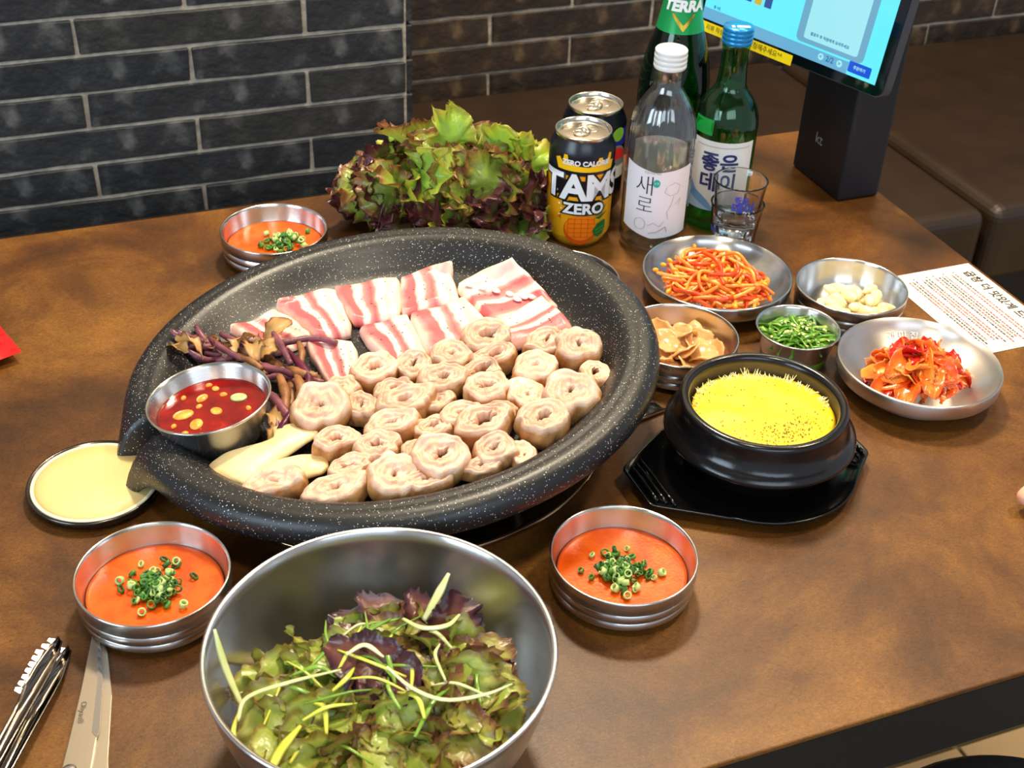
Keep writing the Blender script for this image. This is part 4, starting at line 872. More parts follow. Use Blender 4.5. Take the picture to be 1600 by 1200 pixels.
o = mk('kimchi_piece', *sweep([(kcx-.048, kcy+.012, .020), (kcx-.036, kcy+.004, .025), (kcx-.022, kcy-.008, .024), (kcx-.012, kcy-.018, .018)], [.006, .0135, .0150, .009], [.002, .0055, .006, .003], n=26, k=16, rough=.14, seed=3), M_KIM[2]); subs(o)
tag(o, 'thick pale orange cabbage chunk at the left of the kimchi', 'kimchi')
for k, (x, y, r) in enumerate(((-.010, .018, .017), (.008, .008, .018), (.014, .016, .013), (-.014, .006, .014), (.012, -.008, .016))):
    P = [(kcx+x+r*math.cos(t), kcy+y+r*.6*math.sin(t), .0275+.0025*math.sin(t*2+k)-.35*abs(x*.5)) for t in (.2, 1.0, 1.9, 2.8, 3.6)]
    tag(mk('kimchi_piece', *sweep(P, [.002, .0042, .005, .0042, .0018], .0013, n=22, k=8, rough=.5, seed=k*5.1, up=(0, .4, 1)), M_KIM[0]), 'folded orange cabbage leaf on top of the kimchi', 'kimchi', 'folded kimchi leaves on top')
M_ETCH = newmat('etched_mark', (226, 220, 216), .6)
KL = [leaf_me('kimchi_leaf', .036, .022, .0016, 2.1*k+.7, M_KIM[(0, 1, 2, 0, 0)[k]], 16, 12, .6, .6, 4) for k in range(5)]
for i in range(27):
    q = ((i+.5)/27)**.5; a = i*2.4; x, y = .037*q*math.cos(a), .031*q*math.sin(a)
    Mi = TR((kcx+x, kcy+y, kz(x, y)+.0035), Euler((random.uniform(-.5, .5), random.uniform(-.9, .9), random.uniform(0, 6.3))).to_matrix().to_4x4() @ Matrix.Translation((0, -.015, 0)))
    o = ob('kimchi_leaf', KL[i % 5], M=Mi); md = o.modifiers.new('thick', 'SOLIDIFY'); md.thickness = .0009
    tag(o, 'crumpled kimchi leaf in the right-hand dish', 'kimchi', 'crumpled kimchi leaves in the dish')
# etched maker's mark inside the kimchi dish
kd = [o for o in COL.objects if o.name.startswith('kimchi_dish')][0]
for s_, da, dz in (('개', .55, 0), ('미', .38, 0), ('집', .2, 0), ('상', .0, 0), ('®', -.10, .002)):
    me = text_me(s_, .0085 if s_ != '®' else .004)
    a_ = .80+da; r_ = .0615; M_ = Matrix.Rotation(a_-PI/2, 4, 'Z') @ Matrix.Translation((0, .0590, .0178)) @ Matrix.Rotation(.62, 4, 'X')
    put_flat('etched_lettering', me, M_ETCH, kd, M_)

# steel utensil between pan and tray
ut = empty('steel_utensil', (.432, .7935, 0), 'flat steel utensil between the grill pan and the black tray', 'utensil', rz=.24)
bev(mk('blade', *box(-.062, -.0075, .0008, .036, .0075, .0028), M_CHROME, ut, False), .0006)
mk('raised_edge', *sweep([(-.062, -.0068, .0032), (.036, -.0068, .0032)], .0012, n=3), M_CHROME, ut)

# ------------------------------------------------------------------ cans
M_ALU = newmat('aluminium', (214, 208, 196), .22, 1); M_WHITE = newmat('print_white', (236, 238, 240), .35); M_PBLACK = newmat('print_black', (14, 14, 18), .35)
def can(x, y, face, bodymat, label, label_z=None):
    t = empty('drink_can', (x, y, 0), label, 'can', 'soft drink cans')
    r = .0333; H = .120
    mk('can_body', *lathe([(0, .004), (.020, .003), (.0235, .0002), (.0255, .0006), (.0295, .007), (.0320, .0115), (r, .015), (r, .1015), (.0325, .1055), (.0300, .1115), (.0282, .1152), (.0279, .1165)], 80), bodymat, t)
    mk('lid', *lathe([(.0279, .1160), (.0287, .1185), (.0285, .1200), (.0275, .1203), (.0268, .1190), (.0262, .1155), (.0245, .1148), (.0225, .1160), (0, .1162)], 72), M_ALU, t)
    tabm = empty('pull_tab', (0, 0, 0), None, None); tabm.parent = t; tabm.rotation_euler = (0, 0, face+PI/2-.5); tabm.location = (0, 0, 0)
    V, F = lathe([(.0072, .1178), (.0085, .1186), (.0098, .1178), (.0085, .1172)], 28, True)
    mk('tab_ring', [(a*.8, b_*1.2-.003, c) for a, b_, c in V], F, M_ALU, tabm)
    V, F = lathe([(.0036, .1180), (.0043, .1190), (.0052, .1180), (.0043, .1176)], 20, True); mk('tab_hole_rim', [(a*1.1, b_*.9-.008, c) for a, b_, c in V], F, M_ALU, tabm)
    mk('rivet', *lathe([(0, .1192), (.0022, .1190), (.0028, .1178), (.0032, .1164)], 16), M_ALU, tabm)
    V, F = lathe([(.0098, .1163), (.0104, .1168), (.0110, .1163)], 30); mk('mouth_score', [(a, b_*.9+.0115, c) for a, b_, c in V], F, M_ALU, tabm)
    return t
face = math.atan2(-1.108, -.52)
M_TAMS = newmat('orange_can_print', (250, 170, 10), .28, 0); m = M_TAMS; b = m.node_tree.nodes['Principled BSDF']
tc = N(m, 'ShaderNodeTexCoord'); sp = N(m, 'ShaderNodeSeparateXYZ'); L(m, tc.outputs['Object'], sp.inputs[0]); n = N(m, 'ShaderNodeTexNoise', Scale=30, Detail=1); L(m, tc.outputs['Object'], n.inputs['Vector'])
ma = N(m, 'ShaderNodeMath', operation='MULTIPLY_ADD'); ma.inputs[1].default_value = .012; L(m, n.outputs['Fac'], ma.inputs[0]); L(m, sp.outputs[2], ma.inputs[2])
ml = N(m, 'ShaderNodeMath', operation='MULTIPLY'); ml.inputs[1].default_value = 8; L(m, ma.outputs[0], ml.inputs[0])
r = ramp(m, ml.outputs[0], [(0, (226, 184, 40)), (.30, (248, 178, 20)), (.700, (244, 160, 16)), (.708, (18, 20, 34)), (1, (16, 18, 30))]); L(m, r.outputs[0], b.inputs['Base Color'])
c1 = can(.5205, 1.108, face, M_TAMS, 'orange and black drink can in front, lettered TAMS ZERO')
M_YEL = newmat('print_yellow', (252, 196, 20), .35); M_ORG = newmat('print_orange', (244, 128, 14), .35); M_DOR = newmat('print_deep_orange', (214, 84, 16), .35); M_GRN = newmat('print_green', (26, 108, 52), .35); M_LGRN = newmat('print_leaf_green', (90, 150, 60), .35)
f1 = face+.17
put_wrap('splash_print', [[(1.25*a, (b_-.075)*1.15+.088) for a, b_ in [(-.024, .075), (-.027, .084), (-.023, .086), (-.020, .082), (-.019, .089), (-.016, .089), (-.015, .083), (-.008, .080), (.002, .079), (.008, .082), (.010, .087), (.013, .087), (.014, .083), (.018, .084), (.020, .090), (.023, .089), (.022, .082), (.026, .082), (.025, .078), (.024, .074)]]], M_YEL, c1, .0333, f1, 0, .0003)
put_wrap('small_lettering', text_me('ZERO CALORIE', .0072, .0003), M_WHITE, c1, .0333, f1, .0965, .0009, rfun=lambda z: .0333)
put_wrap('letter_outline', text_me('TAMS', .0385, .0034, spacing=.93), M_PBLACK, c1, .0333, f1, .0690, .0008)
put_wrap('letter_outline', [rrect(-.040, .060, .041, .078, .006)], M_PBLACK, c1, .0333, f1, 0, .0005)
put_wrap('large_lettering', text_me('TAMS', .0385, .0013, spacing=.93), M_WHITE, c1, .0333, f1, .0690, .0011)
put_wrap('letter_outline', text_me('ZERO', .0160, .0022), M_PBLACK, c1, .0333, f1, .0470, .0014)
put_wrap('letter_outline', [rrect(-.018, .041, .0185, .056, .004)], M_PBLACK, c1, .0333, f1, 0, .0007)
put_wrap('medium_lettering', text_me('ZERO', .0160, .0006), M_WHITE, c1, .0333, f1, .0470, .0017)
put_wrap('fruit_print', [ell(-.002, .0235, .0175, .0165, 36)], M_DOR, c1, .0333, f1, 0, .0004)
put_wrap('fruit_print', [ell(-.0015, .0260, .0165, .0142, 36)], M_ORG, c1, .0333, f1, 0, .0006)
g_ = []
for k in range(-2, 3):
    g_ += line2([(-.0015+k*.0058+.0010*k*math.cos(t), .0260+.0128*t) for t in (-.85, -.4, 0, .4, .85)], .0006)
    g_ += line2([(-.0015+.0150*t, .0260+k*.0050-.0015*t*t) for t in (-.85, -.4, 0, .4, .85)], .0006)
put_wrap('fruit_grid', g_, M_DOR, c1, .0333, f1, 0, .0009)
put_wrap('crown_leaf', [[(.010, .040), (.020, .056), (.019, .045)], [(.012, .038), (.027, .050), (.020, .040)], [(.012, .036), (.028, .041), (.018, .034)], [(.009, .040), (.013, .056), (.016, .044)]], M_GRN, c1, .0333, f1, 0, .0010)
put_wrap('leaf_badge', [[(.010, .022), (.015, .029), (.023, .032), (.026, .031), (.026, .022), (.023, .016), (.017, .014), (.013, .016)]], M_GRN, c1, .0333, f1, 0, .0010)
put_wrap('badge_lines', line2([(.0135, .0225), (.0235, .0255)], .0012)+line2([(.0145, .0190), (.0245, .0220)], .0012), M_LGRN, c1, .0333, f1, 0, .0013)
put_wrap('droplets', [ell(-.026, .050, .0010, .0013, 10), ell(-.0235, .045, .0008, .0009, 8), ell(-.0255, .038, .0009, .0009, 8), ell(-.030, .064, .0012, .0016, 10)], M_WHITE, c1, .0333, f1, 0, .0006)
put_wrap('droplets', [[(-.027, .036), (-.023, .033), (-.0235, .038)]], M_DOR, c1, .0333, f1, 0, .0006)
M_PEP = newmat('black_blue_can_print', (10, 12, 26), .25, .3)
c2 = can(.558, 1.163, face, M_PEP, 'dark blue-black cola can standing behind the orange can')
f2 = face+.2
put_wrap('blue_band', [[(.004, .082), (.040, .082), (.040, .100), (.004, .100)]], newmat('print_blue', (30, 34, 150), .3), c2, .0333, f2, 0, .0003)
put_wrap('red_swoosh', [[(.006, .068)]+ell(.020, .068, .016, .013, 20, 0, PI)[0:]], newmat('print_red', (206, 36, 40), .3), c2, .0333, f2, 0, .0007)
put_wrap('silver_arc', [ell(.020, .0655, .0185, .018, 30)], newmat('print_silver', (150, 150, 154), .3, .5), c2, .0333, f2, 0, .0004)
put_wrap('cola_lettering', text_me('PEPSI', .0125, .0006), M_PBLACK, c2, .0333, f2, .0525, .0011, sx=.0075)
put_wrap('white_band', [[(-.02, .046), (.036, .046), (.036, .0600), (-.02, .0600)]], newmat('print_grey_white', (206, 206, 208), .3), c2, .0333, f2, 0, .0006)
put_wrap('lime_print', [ell(.022, .096, .0085, .0075, 22)], newmat('print_lime', (120, 176, 50), .3), c2, .0333, f2, 0, .0008)
put_wrap('lime_print', [ell(.0060, .086, .005, .006, 14)], newmat('print_tan', (206, 176, 130), .3), c2, .0333, f2, 0, .0008)

# ------------------------------------------------------------------ bottles
def glass(name, tint, strength=1.0):
    """thin clear wall: tinted see-through plus mirror reflection by the angle of view of the surface (Fresnel)"""
    m = bpy.data.materials.new(name); m.use_nodes = True; nt = m.node_tree; nt.nodes.remove(nt.nodes['Principled BSDF'])
    t = N(m, 'ShaderNodeBsdfTransparent'); t.inputs[0].default_value = tint+(1,)
    g = N(m, 'ShaderNodeBsdfGlossy', Roughness=.03); f = N(m, 'ShaderNodeLayerWeight', Blend=.5); pw = N(m, 'ShaderNodeMath', operation='POWER'); pw.inputs[1].default_value = 4; L(m, f.outputs['Facing'], pw.inputs[0])
    mu = N(m, 'ShaderNodeMath', operation='MULTIPLY_ADD'); mu.inputs[1].default_value = .8*strength; mu.inputs[2].default_value = .05*strength
    L(m, pw.outputs[0], mu.inputs[0]); x = N(m, 'ShaderNodeMixShader'); L(m, mu.outputs[0], x.inputs[0]); L(m, t.outputs[0], x.inputs[1]); L(m, g.outputs[0], x.inputs[2])
    L(m, x.outputs[0], nt.nodes['Material Output'].inputs[0]); return m
M_CLEAR = glass('clear_glass', (.95, .97, .965), 2.0); M_GREEN = glass('green_glass', (.36, .80, .42)); M_DGREEN = glass('dark_green_glass', (.20, .50, .22)); M_WATER = glass('clear_spirit', (.97, .97, .97), .35)
def fr(prof_, z):
    for (r0, z0), (r1, z1) in zip(prof_, prof_[1:]):
        if z0 <= z <= z1: return r0+(r1-r0)*(z-z0)/max(1e-9, z1-z0)
    return prof_[-1][0]
def bottle(x, y, prof_, mat, fill, label, th=.0022, flute=None, fillmat=M_WATER):
    t = empty('bottle', (x, y, 0), label, 'bottle', 'bottles beside the cans')
    out = [(0, .004), (prof_[0][0]*.6, .003)]+prof_
    inn = [(max(.004, r-th), z) for r, z in prof_[::-1] if z > .006]+[(prof_[0][0]-.004, .0075), (0, .0085)]
    mk('glass_body', *lathe(out+inn, 96, mod=flute), mat, t)
    lq = [(0, .0088), (prof_[0][0]-.0045, .0079)]+[(r-th+.0003, z) for r, z in prof_ if .008 < z < fill]+[(fr(prof_, fill)-th+.0003, fill), (0, fill)]
    mk('drink', *lathe(lq, 64), fillmat, t)
    return t
def cap(t, r, z0, z1, mat, n=3):
    P = [(r*.97, z0)]
    for k in range(n):
        a, b_ = z0+(z1-z0)*.78*k/n, z0+(z1-z0)*.78*(k+1)/n; P += [(r*.985, a+.0004), (r*1.02, a+(b_-a)*.3), (r*1.02, a+(b_-a)*.75), (r*.96, b_-.0002)]
    P += [(r, z0+(z1-z0)*.82), (r, z1-.001), (r*.95, z1), (0, z1)]
    return mk('cap', *lathe(P, 48), mat, t)
# clear bottle
P1 = [(.0300, .0005), (.0330, .003), (.0340, .010), (.0338, .040), (.0335, .098), (.0334, .116), (.0326, .128), (.0306, .139), (.0270, .150), (.0222, .159), (.0172, .166), (.0142, .172), (.0132, .180), (.0138, .188), (.0142, .192)]
def flute(a, r, z):
    if .108 < z < .160: r = r*(1+.030*math.cos(a*26)*math.sin((z-.108)/.052*PI))
    return r, z
b1 = bottle(.589, 1.071, P1, M_CLEAR, .165, 'clear glass spirit bottle with white label and white cap', flute=flute)
cap(b1, .0156, .190, .2085, newmat('white_cap', (222, 226, 226), .3))
fa = math.atan2(-1.071, -.589)
M_LAB = newmat('white_label', (232, 228, 232), .45); M_INK = newmat('label_ink', (32, 36, 44), .5); M_LINE = newmat('fine_line_ink', (170, 150, 140), .6)
fb = fa-.05; rf1 = lambda z: fr(P1, z)
put_wrap('label', [[(-.036, .100), (.0, .094), (.040, .1000), (.040, .026), (.0, .022), (-.034, .030)]], M_LAB, b1, .0338, fb, 0, .0003, rfun=rf1)
put_wrap('back_label', [[(-.030, .104), (.030, .104), (.030, .030), (-.030, .030)]], newmat('beige_back_label', (214, 200, 190), .5), b1, .0338, fa+PI, 0, .0003, rfun=rf1)
put_wrap('lettering', text_me('새', .0230, -.0003), M_INK, b1, .0338, fb-.30, .0780, .0008, rfun=rf1)
put_wrap('lettering', text_me('로', .0210, -.0003), M_INK, b1, .0338, fb-.26, .0570, .0008, rfun=rf1)
put_wrap('badge', [ell(0, 0, .0034, .0042, 20)], newmat('print_teal', (20, 168, 158), .4), b1, .0338, fb+.04, .0830, .0008, rfun=rf1)
put_wrap('fine_lettering', text_me('소주', .0030), M_WHITE, b1, .0338, fb+.04, .0830, .0012, rfun=rf1)
put_wrap('drawing', line2([(.012, .080), (.010, .074), (.016, .070), (.024, .072), (.026, .080), (.020, .084), (.014, .081)], .0004)+line2([(.020, .070), (.018, .060), (.014, .052), (.016, .044)], .0004)+line2([(.022, .060), (.028, .066), (.026, .058)], .0004)+line2([(-.004, .036), (.002, .040), (.008, .036), (.012, .042)], .0004)+line2([(-.002, .028), (.006, .030), (.014, .036), (.016, .030)], .0007), M_LINE, b1, .0338, fb, 0, .0009, rfun=rf1)
_r = [ell(-.012, .037, .0058, .0062, 26), ]
put_wrap('seal', sum([line2(e+[e[0]], .0004) for e in _r], []), M_LINE, b1, .0338, fb, 0, .0009, rfun=rf1)
put_wrap('fine_lettering', text_me('처음처럼 새로', .0030), M_LINE, b1, .0338, fb-.1, .0935, .0009, rfun=rf1)
# green bottle
P2 = [(.0290, .0005), (.0320, .003), (.0332, .010), (.0332, .112), (.0322, .121), (.0290, .131), (.0235, .1405), (.0175, .148), (.0152, .154), (.0138, .170), (.0134, .188), (.0140, .194), (.0142, .197)]
b2 = bottle(.676, 1.098, P2, M_GREEN, .150, 'green glass spirit bottle with blue cap behind the shot glasses')
cap(b2, .0152, .196, .2130, newmat('blue_cap', (24, 132, 196), .25, .4)); fc = math.atan2(-1.098, -.676)-.12
put_flat('cap_lettering', [rrect(-.009, -.0028, -.006, .003, .0008), rrect(-.004, -.0026, .009, .0028, .0008)], M_WHITE, b2, Matrix.Translation((0, -.004, .2133)) @ Matrix.Rotation(-.35, 4, 'Z'))
M_LAB2 = newmat('cream_label', (226, 226, 222), .45); M_NAVY = newmat('print_navy', (40, 42, 96), .45); M_SKY = newmat('print_sky', (110, 160, 206), .45); M_SKY2 = newmat('print_pale_sky', (170, 200, 226), .45)
put_wrap('label', [[(-.030, .1030), (.040, .1020), (.040, .026), (-.032, .026)]], M_LAB2, b2, .0332, fc, 0, .0004)
put_wrap('label_art', [[(-.0315, .026), (-.0305, .056), (-.026, .054), (-.020, .046), (-.012, .042), (-.004, .036), (.004, .026)]], M_SKY, b2, .0332, fc, 0, .0007)
put_wrap('label_art', [[(-.0315, .026), (-.031, .040), (-.024, .038), (-.014, .033), (.000, .026)]], M_SKY2, b2, .0332, fc, 0, .0010)
put_wrap('lettering', text_me('좋은', .0215, .0006), M_NAVY, b2, .0332, fc+.10, .0790, .0009)
put_wrap('lettering', text_me('데이', .0215, .0006), M_NAVY, b2, .0332, fc+.10, .0570, .0009)
put_wrap('fine_lettering', [q for q in line2([(-.024, .097), (.034, .097)], .0006)], M_LINE, b2, .0332, fc, 0, .0009)
put_wrap('neck_sticker', [rrect(-.034, .108, -.008, .124, .001)], newmat('green_sticker', (24, 150, 60), .3), b2, .0332, fc, 0, .0004, rfun=lambda z: fr(P2, z))
# beer bottle
P3 = [(.0330, .0005), (.0365, .004), (.0378, .012), (.0378, .118), (.0372, .132), (.0345, .150), (.0300, .168), (.0245, .186), (.0208, .200), (.0190, .214), (.0176, .235), (.0150, .262), (.0142, .275), (.0150, .280)]
b3 = bottle(.655, 1.178, P3, M_DGREEN, .220, 'tall dark green beer bottle with green TERRA neck label, at the back', th=.003)
mk('crown_cap', *lathe([(.0150, .276), (.0165, .277), (.0155, .282), (.012, .2845), (0, .285)], 42), M_ALU, b3); fd = math.atan2(-1.178, -.655); rf3 = lambda z: fr(P3, z)
M_GLAB = newmat('green_foil_label', (28, 158, 84), .3, .3)
put_wrap('neck_label', [[(-.062, .186), (.062, .186), (.062, .228), (-.062, .228)]], M_GLAB, b3, .0188, fd, 0, .0005, rfun=rf3)
put_wrap('lettering', text_me('TERRA', .0150, .0008, shear=.15), M_WHITE, b3, .0205, fd+.10, .2135, .0016, rfun=rf3)
M_GOLD = newmat('gold_foil', (214, 176, 60), .25, .8)
put_wrap('chevron', [[(-.012, .2060), (-.009, .2060), (.0005, .1950), (.009, .2060), (.012, .2060), (.0005, .1890)]], M_GOLD, b3, .0205, fd+.10, 0, .0018, rfun=rf3)
# shot glasses stacked
M_THICK = newmat('thick_clear_glass', (246, 248, 248), .01); M_THICK.node_tree.nodes['Principled BSDF'].inputs['Transmission Weight'].default_value = 1; M_THICK.node_tree.nodes['Principled BSDF'].inputs['IOR'].default_value = 1.5
PG = [(.0185, .0005), (.0205, .002), (.0215, .008), (.0225, .022), (.0265, .056), (.0272, .0572), (.0262, .0580), (.0250, .056), (.0212, .022), (.0195, .0135), (.012, .0115), (0, .011)]
def facet(a, r, z):
    if z < .022: r = r*(1+.02*math.cos(a*12))
    return r, z
M_BLUE = newmat('print_blue_ink', (44, 66, 170), .4)
for k, (z, lb) in enumerate(((0, 'lower clear shot glass of the stacked pair'), (.0255, 'upper clear shot glass with blue print, stacked in the other'))):
    t = empty('shot_glass', (.6585, 1.0265, z), lb, 'glass', 'stacked shot glasses')
    mk('glass', *lathe([(0, .0005)]+PG, 72, mod=facet), M_THICK, t)
    put_wrap('blue_print', text_me('좋은' if k else '데이', .0075, .0003), M_BLUE, t, .0250, math.atan2(-1.02, -.66)+(.15 if k else -1.1), .046 if k else .03, .0006, rfun=lambda z: .0225+(z-.022)*.1176)
    if k: put_wrap('blue_print', text_me('데이', .0130, .0006), M_BLUE, t, .0250, math.atan2(-1.02, -.66)+.25, .036, .0006, rfun=lambda z: .0225+(z-.022)*.1176)

# ------------------------------------------------------------------ ordering tablet
M_DEV = newmat('matte_dark_casing', (13, 16, 23), .5)
tv_ = empty('ordering_tablet', (.8545, 1.14, 0), 'ordering tablet with lit blue screen on a dark block stand', 'tablet')
o = mk('stand', *box(-.0265, -.049, 0, .0265, .049, .30), M_DEV, tv_, False); bev(o, .004, 3)
put_flat('stand_logo', text_me('kt', .017, .0003), newmat('logo_grey', (120, 124, 130), .4), tv_, Matrix.Translation((-.0270, .005, .052)) @ Matrix(((0, 0, -1, 0), (-1, 0, 0, 0), (0, 1, 0, 0), (0, 0, 0, 1))))
U = Vector((.32129634, -.9469787, 0)); UP = Vector((.16444113, .05579252, .98480775)); NN = U.cross(UP)
O = Vector((.736, 1.295, .14))-Vector((.8545, 1.14, 0))
MT = Matrix(((U.x, UP.x, NN.x, O.x), (U.y, UP.y, NN.y, O.y), (U.z, UP.z, NN.z, O.z), (0, 0, 0, 1)))
WS, HS = .265, .185
def slab(P, z0, z1): return prism(P, z0, z1)
mk('screen_housing', *slab(rrect(0, 0, WS, HS, .010, 6), -.014, -.0010), newmat('housing_grey', (52, 54, 60), .4), tv_, False, M=MT)
mk('screen_bezel', *slab(rrect(.0012, .0012, WS-.0012, HS-.0012, .009, 6), -.0010, 0), newmat('glossy_bezel', (5, 8, 16), .08), tv_, False, M=MT)
mk('screen_mount', *box(.12, .03, -.06, .18, .10, -.0145), M_DEV, tv_, False, M=MT)
def emis(name, col, s=1.0):
    m = newmat(name, (0, 0, 0), .2); b = m.node_tree.nodes['Principled BSDF']; b.inputs['Emission Color'].default_value = lin(col); b.inputs['Emission Strength'].default_value = s; return m
E_CY, E_BAND, E_CARD, E_BLUE, E_TXT, E_PAN = emis('screen_cyan', (96, 216, 236), .95), emis('screen_grey_blue', (104, 170, 206), .8), emis('screen_card', (150, 214, 224), .9), emis('screen_button', (26, 84, 210), .8), emis('screen_text', (24, 110, 170), .6), emis('screen_panel', (112, 170, 200), .75)
def flatp(name, polys, mat, z): return put_flat(name, polys, mat, tv_, MT @ Matrix.Translation((0, 0, z)))
flatp('screen_image', [[(.0110, .0115), (.2530, .0115), (.2530, .173), (.0110, .173)]], E_CY, .0004)
flatp('screen_band', [[(.0110, .0115), (.2160, .0115), (.2160, .0240), (.0110, .0240)]], E_BAND, .0006)
flatp('screen_panel', [rrect(.143, .0262, .2320, .110, .006)], E_PAN, .0007)
flatp('screen_card', [rrect(.1525, .0310, .2235, .105, .003)], E_CARD, .0009)
flatp('screen_button', [rrect(.2165, .0150, .2448, .0262, .0015)], E_BLUE, .0009)
flatp('screen_arrow', [ell(.1805, .0188, .0036, .0036, 20), ell(.2050, .0188, .0036, .0036, 20)], E_CARD, .0009)
for s_, x, y, sz, mt in (('2/2', .1925, .0188, .0080, E_TXT), ('팔로우 후 직원에게 보여주세요', .186, .0372, .0040, E_TXT), ('주문하기', .2305, .0206, .0042, E_CARD), ('<', .1805, .0188, .0050, E_TXT), ('>', .2050, .0188, .0050, E_TXT), ('총 0원', .0300, .0270, .0040, E_TXT)):
    me = text_me(s_, sz, .0001); put_flat('screen_lettering', me, mt, tv_, MT @ Matrix.Translation((x, y, .0012)))
for k, (x, c) in enumerate(((.050, (70, 160, 210)), (.064, (60, 80, 200)), (.078, (214, 186, 60)), (.092, (50, 90, 160)))):
    flatp('menu_picture', [rrect(x, .046, x+.010, .062, .001)], emis('menu_colour_%s' % 'abcd'[k], c, .7), .0010)
tp = flatp('paper_tape', [rrect(.0082, -.0022, .1460, .0090, .0004)], newmat('yellow_tape', (244, 216, 0), .5), .0008)
put_flat('tape_handwriting', text_me('리뷰 작성', .0068), M_PBLACK, tv_, MT @ Matrix.Translation((.034, .0036, .0012)))
put_flat('tape_handwriting', text_me('요청해주세요^^', .0076), M_PBLACK, tv_, MT @ Matrix.Translation((.108, .0036, .0012)))

# ------------------------------------------------------------------ instruction paper
pp = empty('instruction_paper', (.8355, .8575, .0), 'white printed instruction sheet lying at the right end of the table', 'paper')
o = mk('sheet', *box(-.052, -.0738, .0002, .048, .0738, .0006), newmat('white_paper', (232, 226, 212), .7), pp, False)
MR = Matrix(((0, 1, 0, 0), (-1, 0, 0, 0), (0, 0, 1, .0009), (0, 0, 0, 1)))   # reading direction runs toward the near edge
M_RED = newmat('red_print', (206, 70, 66), .6); M_INK2 = newmat('brush_ink', (40, 38, 36), .6)
put_flat('title_lettering', text_me('곱창 더 맛있게 드시는 법', .0125, .0003), M_INK2, pp, MR @ Matrix.Translation((.004, .0345, 0)))
put_flat('border_line', sum([line2(e, .0003) for e in ([(-.066, .0255), (.068, .0255), (.068, -.046), (-.066, -.046), (-.066, .0255)],)], []), M_LINE, pp, MR)
blk, red = [], []
rows = [(.0205, 1), (.0160, 0), (.0085, 2), (.0045, 0), (.0005, 0), (-.0040, 1), (-.0115, 3), (-.0155, 0), (-.0195, 0), (-.0270, 4), (-.0310, 0), (-.0350, 0)]
for y, num in rows:
    x = -.058; end = random.uniform(.045, .064)
    mode = random.random() < .45
    while x < end:
        w = random.uniform(.0012, .0040)
        if random.random() < .15: mode = not mode
        tgt = red if mode else blk
        tgt.append([(x, y-.0008), (x+w, y-.0008), (x+w, y+.0008), (x, y+.0008)])
        x += w+random.uniform(.0006, .0016)
    if num: blk.append([(-.0625, y-.001), (-.0612, y-.001), (-.0612, y+.001), (-.0625, y+.001)])
put_flat('fine_print', blk, M_INK2, pp, MR); put_flat('red_fine_print', red, M_RED, pp, MR)

# ------------------------------------------------------------------ tongs and scissors
tg = empty('serving_tongs', (-.036, .673, 0), 'steel tongs with scalloped teeth, at the front left edge', 'tongs')
d = Vector((-.0445, -.090, 0)).normalized(); sd_ = Vector((-d.y, d.x, 0))  # sd_ points to the right of travel
M_TONG = newmat('dark_polished_steel', (120, 112, 104), .14, 1)
def tong_arm(off, z, name):
    nn_ = 26; V, F = [], []
    for i in range(nn_+1):
        s = i/nn_; Lx = s*.24
        w = .0070*min(1, (.25+s*7)) if s < .2 else .0070-.0020*min(1, (s-.2)*3)
        dep = .0045 if s < .22 else .0030
        c = d*Lx+sd_*(off-.10*0*s)+Vector((0, 0, z+.006*math.sin(min(1, s)*PI)))
        for j in range(7):
            t = j/6*2-1
            V.append(tuple(c+sd_*(w*t*.8)+Vector((0, 0, dep*(1-t*t)*-1+dep+.0006+(.004*(1-t)/2 if s < .22 else .0015)))))
    for i in range(nn_):
        for j in range(6): q = i*7+j; F.append((q, q+1, q+8, q+7))
    o = mk(name, V, F, M_TONG, tg); md = o.modifiers.new('thick', 'SOLIDIFY'); md.thickness = .0011
    V, F = [], []
    for k in range(9):
        c = d*(.003+k*.0054)+sd_*(off-.0075-(.0 if k > 1 else -.002*(2-k)))+Vector((0, 0, z+.0075)); t = len(V)
        V += [tuple(c+d*.0026+sd_*.001), tuple(c-d*.0022+sd_*.001), tuple(c-sd_*.0032+d*-.0012+Vector((0, 0, .0012))), tuple(c-sd_*.0032+d*.0014+Vector((0, 0, .0012))), tuple(c+d*.0026+Vector((0, 0, -.0022))), tuple(c-d*.0022+Vector((0, 0, -.0022)))]
        F += [(t, t+1, t+2, t+3), (t, t+3, t+4), (t+1, t+5, t+2), (t+3, t+2, t+5, t+4), (t, t+4, t+5, t+1)]
    mk('teeth', V, F, M_CHROME, tg, False)
tong_arm(0, .0085, 'arm'); tong_arm(.0050, .0006, 'arm')
sc = empty('kitchen_scissors', (-.0135, .686, 0), 'steel kitchen scissors with the blades tucked against the front left bowl', 'scissors', rz=0)
def blade(P, z0, z1, nm): return bev(mk(nm, *prism(P, z0, z1), newmat('satin_blade', (188, 176, 158), .3, 1), sc, False), .0004, 2)
blade([(.0015, .0), (-.0030, -.0045), (-.0065, -.018), (-.0150, -.050), (-.0265, -.090), (-.0385, -.130), (-.030, -.150), (-.0195, -.130), (-.0095, -.090), (-.0010, -.045), (.0018, -.012)], .0022, .0036, 'blade')
blade([(.0030, -.002), (.0000, -.020), (-.006, -.060), (-.0185, -.120), (-.022, -.150), (-.010, -.150), (-.0055, -.110), (.0030, -.060), (.0052, -.020)], .0004, .0019, 'blade')
mk('blade_bevel', *prism([(.0004, -.008), (-.0040, -.045), (-.0125, -.088), (-.0100, -.094), (-.0078, -.088), (-.0006, -.045), (.0014, -.010)], .00362, .0038), M_CHROME, sc, False)
mk('pivot_screw', *lathe([(0, .0058), (.003, .0056), (.0046, .0046), (.0048, .0036)], 24), M_CHROME, sc, loc=(-.0285, -.1140, 0))
